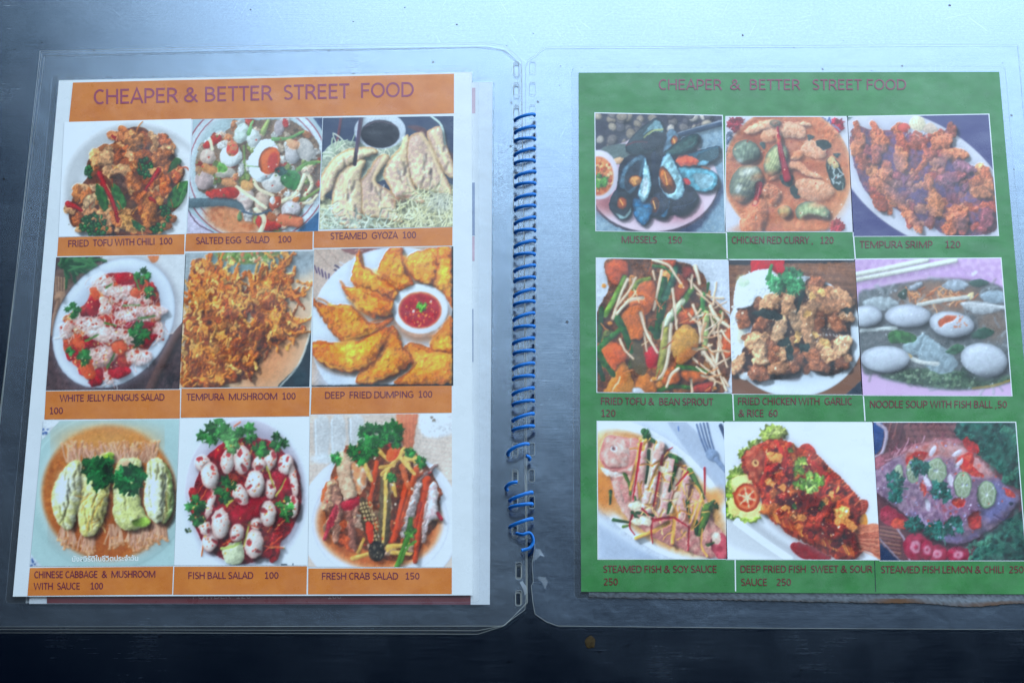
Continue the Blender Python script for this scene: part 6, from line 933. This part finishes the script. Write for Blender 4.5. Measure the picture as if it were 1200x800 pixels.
# --- the pages under the orange one
Z0, Z1, Z2, ZR = 0.0009, 0.0017, 0.0027, 0.0012
sheetB = [(80, 102), (571, 99), (566, 704), (30, 706)]
pgB = quad_px('laminated_page', sheetB, Z0, M['paper_under'], book, 'lowest page of the stack under the orange page', th=0.00015)
outB = [(52, 66), (560, 55), (590, 59), (610, 76), (617, 400), (618, 706), (590, 733), (560, 742.5), (200, 741), (-32, 741)]
film(outB, sheetB, Z0, [(lerp(605, 603, i / 20), y + 3, 6, 14) for i, y in enumerate(SY)] + [(607.5, 671, 6, 15), (607, 702, 6, 15)], pgB, mat='film_under')

sheetA = [(84, 99), (577, 96.5), (574, 708), (34, 707)]
pgA = quad_px('laminated_page', sheetA, Z1, M['paper_under'], book, 'page with a maroon bottom band just under the orange page', th=0.00015)
quad_px('maroon_band', [(55, 688), (551.5, 686), (551.5, 708), (55, 706.6)], Z1 + .0001, M['maroon'], pgA)
for q, mt in (([(500, 104), (557, 103), (557, 133), (500, 134)], 'pink'), ([(500, 214), (556.5, 214), (556.5, 276), (500, 276)], 'navy'), ([(500, 277), (556.2, 277), (556.2, 306), (500, 306)], 'pink'), ([(500, 362), (554.8, 362), (554.8, 424), (500, 424)], 'navy'), ([(500, 486), (555, 486), (555, 560), (500, 560)], 'paper')): quad_px('photo', q, Z1 + .0001, M[mt], pgA)
lettering('POWDER  120', 226, 294, 701.5, 701.0, 7.5, Z1 + .0002, M['ink_grey'], pgA); lettering('100', 384, 400, 701.5, 701.3, 7.5, Z1 + .0002, M['ink_grey'], pgA)
outA = [(49, 62), (300, 56), (570, 52), (592, 56), (611, 73), (616, 400), (617.5, 705), (592, 732), (560, 738.5), (-30, 737)]
film(outA, sheetA, Z1, [(lerp(605.5, 604, i / 20), y + 1.5, 6, 14) for i, y in enumerate(SY)] + [(608, 669, 6, 15), (607.5, 701, 6, 15)], pgA, mat='film_under')

# --- the orange page
sheetO = [(69, 94.3), (553, 84.6), (554, 697), (15, 698.5)]
pgO = quad_px('laminated_page', sheetO, Z2, M['paper'], book, 'white laminated page with orange bands and nine dish photos', th=0.0002)
outO = [(47, 60), (300, 54), (562, 50.5), (578, 51), (592, 54.5), (603, 63), (611.5, 72), (614, 300), (615.5, 560), (616.5, 700), (615, 714), (589, 733), (300, 733.5), (-26, 734)]
film(outO, sheetO, Z2, [(lerp(605, 604.5, i / 20) - (0 if i < 14 else (i - 13) * .25), y, 6.5, 14) for i, y in enumerate(SY)] + [(608, 668, 7, 19), (608, 700, 7, 17)], pgO)
zb, zp, zt = Z2 + .00006, Z2 + .00010, Z2 + .00014
quad_px('header_band', [(85.5, 97), (532, 86.6), (532, 133), (80.8, 143)], zb, M['orange'], pgO)
CAP = [[(68.5, 278.2), (216.3, 274.6), (215.9, 298), (67, 300.2)], [(218.1, 273.9), (366.6, 271.3), (366.2, 292.3), (217, 294.4)], [(368, 271), (530.3, 266.2), (530.1, 287.8), (367.6, 290.6)],
       [(53.8, 458.2), (211.2, 456.4), (210.8, 490), (52, 491.3)], [(212.7, 455.2), (363.2, 453.9), (362.4, 487.4), (211.8, 489.2)], [(365.2, 453.6), (529.4, 451.6), (529.4, 483.4), (364, 485.2)],
       [(35, 665), (203, 663.3), (201.8, 696), (32.2, 697.6)], [(204.4, 663.5), (359.8, 663), (359.2, 695.9), (203, 696.3)], [(361.4, 665.6), (529.5, 664.9), (529.5, 695.6), (361, 695.9)]]
for q in CAP: quad_px('caption_band', q, zb, M['orange'], pgO)
PL = [(tofu_chili, (60, 130), 4.703, [(72, 62), (772, 44), (740, 679), (40, 694)], (230, 233, 236), 'photo of fried tofu pieces with green peppercorns and red chilies'),
      (egg_salad, (215, 130), 4.848, [(55, 50), (790, 38), (765, 682), (20, 697)], (172, 194, 204), 'photo of salad with a halved salted egg and a spoon'),
      (gyoza, (370, 130), 4.847, [(42, 40), (783, 30), (778, 658), (20, 672)], (46, 60, 92), 'photo of steamed dumplings on shredded cabbage with dark dip'),
      (fungus, (50, 290), 3.9, [(62, 45), (655, 35), (625, 645), (15, 652)], (84, 68, 72), 'photo of white fungus salad on a tilted oval plate'),
      (mushroom, (205, 285), 3.903, [(48, 45), (635, 35), (615, 655), (20, 660)], (214, 198, 180), 'photo of golden fried mushrooms on a beige plate'),
      (wonton, (360, 283), 3.867, [(32, 35), (662, 22), (662, 652), (20, 657)], (196, 178, 168), 'photo of fried wontons round a white bowl of red dip'),
      (cabbage, (30, 485), 3.638, [(75, 30), (655, 22), (632, 645), (18, 648)], (176, 204, 208), 'photo of four cabbage rolls with enoki in brown sauce'),
      (fish_ball, (200, 483), 3.688, [(40, 28), (600, 20), (590, 660), (15, 660)], (224, 232, 242), 'photo of white fish balls in red sauce with celery leaves'),
      (crab, (355, 480), 3.638, [(30, 22), (635, 15), (635, 670), (22, 668)], (216, 204, 196), 'photo of crab salad heaped with carrot and coriander')]
for k, (fn, org, sc, q, bg, lb) in enumerate(PL): photo(fn, org, sc, q, bg, zp, pgO, lb, 100 + k)
lettering('CHEAPER & BETTER  STREET  FOOD', 110, 485, 122.5, 113.5, 17.5, zt, M['ink_title'], pgO)
TL_ = [('FRIED  TOFU WITH CHILI  100', 80.2, 202, 289.4, 286.2), ('.', 210.5, 211.8, 286.5, 286.5), ('SALTED EGG  SALAD    100', 230, 341.4, 286.1, 284.2), ('STEAMED  GYOZA  100', 387.5, 487.6, 280.6, 279.1), ('WHITE JELLY FUNGUS SALAD', 70, 192.8, 470.4, 469), ('100', 58.2, 73.8, 485, 484.8), ('TEMPURA  MUSHROOM  100', 218.3, 346.4, 469, 467.7), ('DEEP  FRIED DUMPING  100', 381.2, 506.6, 466.9, 465.6), ('CHINESE CABBAGE  &  MUSHROOM', 40.4, 182, 676.9, 676), ('WITH  SAUCE     100', 39.6, 120.7, 690.4, 690), ('FISH BALL SALAD     100', 220.9, 326.4, 677.8, 677.6), ('FRESH CRAB SALAD   150', 377.5, 491.6, 678.5, 678.4)]
for t, x0, x1, y0, y1 in TL_: lettering(t, x0, x1, y0, y1, 1.6 if t == '.' else 8.0, zt, M['ink_orange'], pgO)
lettering_script('มังสวิรัติในชีวิตประจำวัน', 84.3, 162, 657.6, 656.6, 6.2, zt, M['ink_white'], pgO, 'small white Thai lettering on the cabbage roll photo')

# --- the green page
sheetG = [(678, 85.3), (1171, 84.4), (1223.5, 696), (681, 692.8)]
pgG = quad_px('laminated_page', sheetG, ZR, M['green'], book, 'green laminated page with nine dish photos', th=0.0002)
outG = [(640, 55.6), (900, 54), (1193, 52.2), (1254, 737.5), (900, 735.5), (654, 733), (640, 728), (627, 719), (624.5, 705), (622.5, 686), (625, 682), (623.5, 660), (626.5, 642), (626, 632), (617, 629), (615, 560), (615, 300), (616, 78), (619, 70), (628, 65), (633, 59.5)]
film(outG, sheetG, ZR, [(lerp(624, 623, i / 20), y, 6.6, 14.5) for i, y in enumerate(SY[:-1])], pgG)
zb, zp, zt = ZR + .00006, ZR + .00010, ZR + .00014
PR = [(mussels, (690, 125), 4.57, [(35, 36), (713, 50), (728, 674), (40, 664)], (142, 166, 184), 'photo of open green mussels on a pink plate'),
      (curry, (845, 125), 4.569, [(28, 56), (675, 56), (705, 668), (25, 668)], (214, 212, 220), 'photo of chicken red curry with round eggplants'),
      (shrimp, (990, 125), 4.574, [(15, 56), (770, 43), (822, 690), (48, 694)], (66, 66, 116), 'photo of battered fried shrimp on a white plate'),
      (bean_sprout, (690, 295), 4.0, [(37, 31), (655, 41), (672, 661), (40, 657)], (198, 206, 220), 'photo of fried tofu cubes with bean sprouts'),
      (garlic_chicken, (850, 295), 4.0, [(15, 39), (607, 39), (640, 668), (32, 665)], (118, 84, 66), 'photo of brown garlic chicken with rice and coriander'),
      (noodle_soup, (1000, 295), 4.0, [(8, 36), (690, 31), (742, 674), (45, 671)], (206, 180, 222), 'photo of noodle soup with fish balls in a lilac bowl'),
      (soy_fish, (690, 485), 3.72, [(38, 33), (588, 36), (605, 630), (42, 631)], (208, 220, 238), 'photo of steamed fish with soy sauce beside a fork'),
      (sour_fish, (845, 485), 3.721, [(12, 36), (660, 38), (695, 634), (25, 632)], (226, 231, 238), 'photo of fried fish in red sauce with tomato slice'),
      (lemon_fish, (1015, 485), 3.719, [(30, 37), (650, 37), (697, 637), (62, 637)], (104, 70, 74), 'photo of steamed fish topped with lime slices')]
for k, (fn, org, sc, q, bg, lb) in enumerate(PR):
    e = 1.1; t = [(org[0] + x / sc, org[1] + y / sc) for x, y in q]
    quad_px('photo_border', [(t[0][0] - e, t[0][1] - e), (t[1][0] + e, t[1][1] - e), (t[2][0] + e, t[2][1] + e * .7), (t[3][0] - e, t[3][1] + e * .7)], zb, M['paper'], pgG)
    photo(fn, org, sc, q, bg, zp, pgG, lb, 200 + k)
for x0, y0, x1, y1 in ((851.3, 272.5, 852.2, 303), (1000.3, 277.6, 1002.3, 303), (858.7, 462, 860, 492.6), (1011.8, 464, 1013.8, 493), (861.5, 655.6, 862, 692.4)): quad_px('divider_line', [(x0 - .7, y0), (x0 + .7, y0), (x1 + .7, y1), (x1 - .7, y1)], zb, M['paper'], pgG)
quad_px('divider_line', [(1024.6, 656.8), (1025.4, 656.8), (1026.6, 693), (1025.8, 693)], zb, M['ink_black'], pgG, 'thin dark line beside the last caption')
lettering('CHEAPER  &  BETTER   STREET FOOD', 772, 1062, 105.5, 105.5, 12.5, zt, M['ink_title_green'], pgG)
TR_ = [('MUSSELS     150', 728.7, 799, 284.7, 285.4), ('CHICKEN RED CURRY ,   120', 857.7, 976.8, 285.4, 285.6), ('TEMPURA SRIMP     120', 1007, 1125.5, 290.7, 290.5), ('FRIED TOFU &  BEAN SPROUT', 704.5, 836.3, 473.8, 474.8), ('120', 704.5, 721.3, 488, 488), ('FRIED CHICKEN WITH  GARLIC', 865, 998.5, 474, 474.2), ('& RICE  60', 865.5, 911.3, 488, 488), ('NOODLE SOUP WITH FISH BALL ,50', 1019.5, 1180, 477.5, 477.7), ('STEAMED FISH & SOY SAUCE', 707.2, 840.3, 670.5, 670.5), ('250', 707.5, 724, 685.3, 685.3), ('DEEP FRIED FISH  SWEET & SOUR', 868, 1022.4, 670.4, 670.4), ('SAUCE    250', 868.6, 927, 685.7, 685.7), ('STEAMED FISH LEMON & CHILI  250', 1032.7, 1199.5, 671, 671)]
for t, x0, x1, y0, y1 in TR_: lettering(t, x0, x1, y0, y1, 8.4, zt, M['ink_green'], pgG)

# frosted, rust-stained seam where the film has lifted under the green page
nu, nv = 200, 8; Vv, Ff, Cc = [], [], []; rs = random.Random(5)
for i in range(nu):
    t = i / (nu - 1); x = 690 + 520 * t; yb = 699.5 + 6.5 * min(1, t * 1.6) + 4.5 * math.exp(-((x - 1135) / 40) ** 2) + rs.uniform(-.5, .5); yt = lerp(693.6, 696.6, t)
    for j in range(nv):
        s_ = j / (nv - 1); Vv.append(at(x, lerp(yt, yb, s_), ZR + .00012 - .0003 * s_)); w = .07 + .14 * max(0, math.sin(s_ * 3.1)) * (.45 + .55 * t) + rs.uniform(-.06, .06)
        br = max(0, math.exp(-((x - 1052) / 26) ** 2) * (s_ > .55) + .6 * math.exp(-((x - 1165) / 40) ** 2) * (s_ > .7) + .25 * rs.random() * (s_ > .75)); br = min(1, br)
        Cc.append((lerp(w * .85, .15, br), lerp(w * .92, .065, br), lerp(w, .025, br), 1))
for i in range(nu - 1):
    for j in range(nv - 1): a = i * nv + j; Ff.append((a, a + 1, a + nv + 1, a + nv))
me = mesh('film_stain', Vv, Ff, True); ca = me.color_attributes.new('Col', 'FLOAT_COLOR', 'POINT'); ca.data.foreach_set('color', np.array(Cc, np.float32).ravel()); link('film_stain', me, M['photo'], pgG, 'frosted seam with brown water stains below the green page')

# --- torn flaps of film along the binding
def flap(pts, z, parent):
    V = [tuple(at(x, y, z + h)) for x, y, h in pts]; n = len(V) // 2; link('torn_film', mesh('torn_film', V, [(i, i + 1, n + i + 1, n + i) for i in range(n - 1)], True), M['film_torn'], parent)
flap([(624, 658, .0002), (629, 655, .0012), (633, 650, .002), (627, 643, .0002), (633, 643, .0014), (638, 652, .0012)], ZR, pgG)
flap([(630, 677, .0002), (635, 682, .0016), (639, 690, .0006), (632, 675, .0002), (639, 676, .0022), (642, 681, .0014)], ZR, pgG)
flap([(609, 682, .0003), (613, 690, .002), (615, 697, .0004), (612, 680, .0004), (617, 687, .0022), (618, 694, .0006)], Z2, pgO)

# --- blue twin-loop wire
def ring_mesh(spec):
    V, F = [], []
    for (yt, cx, a, t0, t1, sk, lean) in spec:
        zc, hb, rw = 0.0038, 0.0029, 0.00084; top = at(cx, yt, zc + hb); n = 30; base = len(V); full = (t1 - t0) > 359
        for i in range(n + 1):
            t = math.radians(lerp(t0, t1, i / n)); c_, s_ = math.cos(t), math.sin(t)
            def pos(tt): cc, ss = math.cos(tt), math.sin(tt); return np.array([top[0] + a * cc, top[1] + sk * cc - lean * (1 - ss), zc + hb * ss])
            p = pos(t); tg = pos(t + .02) - pos(t - .02); tg /= np.linalg.norm(tg); up = np.array([0, 1.0, 0]); u = up - tg * (up @ tg); u /= np.linalg.norm(u); w_ = np.cross(tg, u)
            for k in range(10): an = 6.2832 * k / 10; V.append(p + rw * (u * math.cos(an) + w_ * math.sin(an)))
        for i in range(n):
            for k in range(10): F.append((base + i * 10 + k, base + i * 10 + (k + 1) % 10, base + (i + 1) * 10 + (k + 1) % 10, base + (i + 1) * 10 + k))
        if not full: F.append(tuple(base + k for k in range(10))[::-1]); F.append(tuple(base + n * 10 + k for k in range(10)))
    return mesh('wire_loop', V, F, True)
pairs = [(135.5,), (150, 162), (176, 188), (202.5, 214.5), (229, 241.5), (256.5, 269), (284, 297), (312.5, 325.5), (341, 353.5), (369, 382), (397.5, 411), (427, 440.5), (456.5, 470), (487, 500)]
rs = random.Random(3)
for k, pr in enumerate(pairs):
    cx = lerp(615.2, 612.5, max(0, k - 5) / 9); sp = [(y, cx + rs.uniform(-.4, .4), .0049, -14, 194, .0011 + rs.uniform(-.0002, .0004) + (0.0004 if j == 0 else -.0004), -.0005) for j, y in enumerate(pr)]
    link('wire_loop', ring_mesh(sp), M['wire'], book)
link('wire_loop', ring_mesh([(522, 607.5, .0050, 20, 200, .0022, .0008), (534, 612, .0035, -20, 60, .0005, .0006)]), M['wire'], book, 'bent and broken loop of the blue wire')
link('wire_loop', ring_mesh([(565, 601.5, .0034, 60, 215, .0009, .0008)]), M['wire'], book, 'cut blue wire end under the film')
for pr in ((580, 591), (611,)):
    link('wire_loop', ring_mesh([(y, 610.5, .0052, -14, 194, .0021 if j == 0 else .0009, -.0005) for j, y in enumerate(pr)]), M['wire'], book)
hk = smooth_curve([(605, 624.5, 4.2), (612, 626, 5.6), (620, 624, 5.4), (624, 629, 4.4), (624.5, 636, 3.6), (620, 642, 3.6), (611, 644.5, 4.2)], 5)
hp = np.array([at(x, y, z * .001) for x, y, z in hk]); V, F = [], []
for i in range(len(hp)):
    tg = hp[min(i + 1, len(hp) - 1)] - hp[max(i - 1, 0)]; tg /= np.linalg.norm(tg); u = np.cross(tg, [0, 0, 1.0]); u /= np.linalg.norm(u); w_ = np.cross(u, tg)
    for k in range(10): an = 6.2832 * k / 10; V.append(hp[i] + .00078 * (u * math.cos(an) + w_ * math.sin(an)))
for i in range(len(hp) - 1):
    for k in range(10): F.append((i * 10 + k, i * 10 + (k + 1) % 10, (i + 1) * 10 + (k + 1) % 10, (i + 1) * 10 + k))
F += [tuple(range(10)), tuple(range(len(V) - 10, len(V)))[::-1]]
link('wire_loop', mesh('wire_loop', V, F, True), M['wire'], book, 'open hooked end of the blue wire')

# ------------------------------------------------------------------ a dried crumb on the steel
bm = bmesh.new(); bmesh.ops.create_icosphere(bm, subdivisions=3, radius=1); rs = random.Random(2); p0 = at(692, 752, 0.0)
from mathutils import noise as mnoise, Vector
for v in bm.verts:
    n_ = mnoise.noise(v.co * 1.7) * .32 + mnoise.noise(v.co * 4.3) * .16; v.co = Vector((p0[0] + v.co.x * (1 + n_) * .0024, p0[1] + v.co.y * (1 + n_) * .0028, max(0.0001, .0002 + v.co.z * (1 + n_) * .0003)))
me = bpy.data.meshes.new('food_crumb'); bm.to_mesh(me); bm.free()
m, nt, b = nt_new('dried_sauce'); pos = N(nt, 'ShaderNodeNewGeometry').outputs['Position']; n = noise(nt, pos, 900, 4); r = ramp(nt, n.outputs['Fac'], [(.3, (.022, .014, .006, 1)), (.7, (.07, .042, .014, 1))]); nt.links.new(r.outputs['Color'], b.inputs['Base Color']); b.inputs['Roughness'].default_value = .6; b.inputs['Specular IOR Level'].default_value = .08
tag(link('food_crumb', me, m), 'small orange-brown dried crumb on the bare steel below the menu', 'crumb')
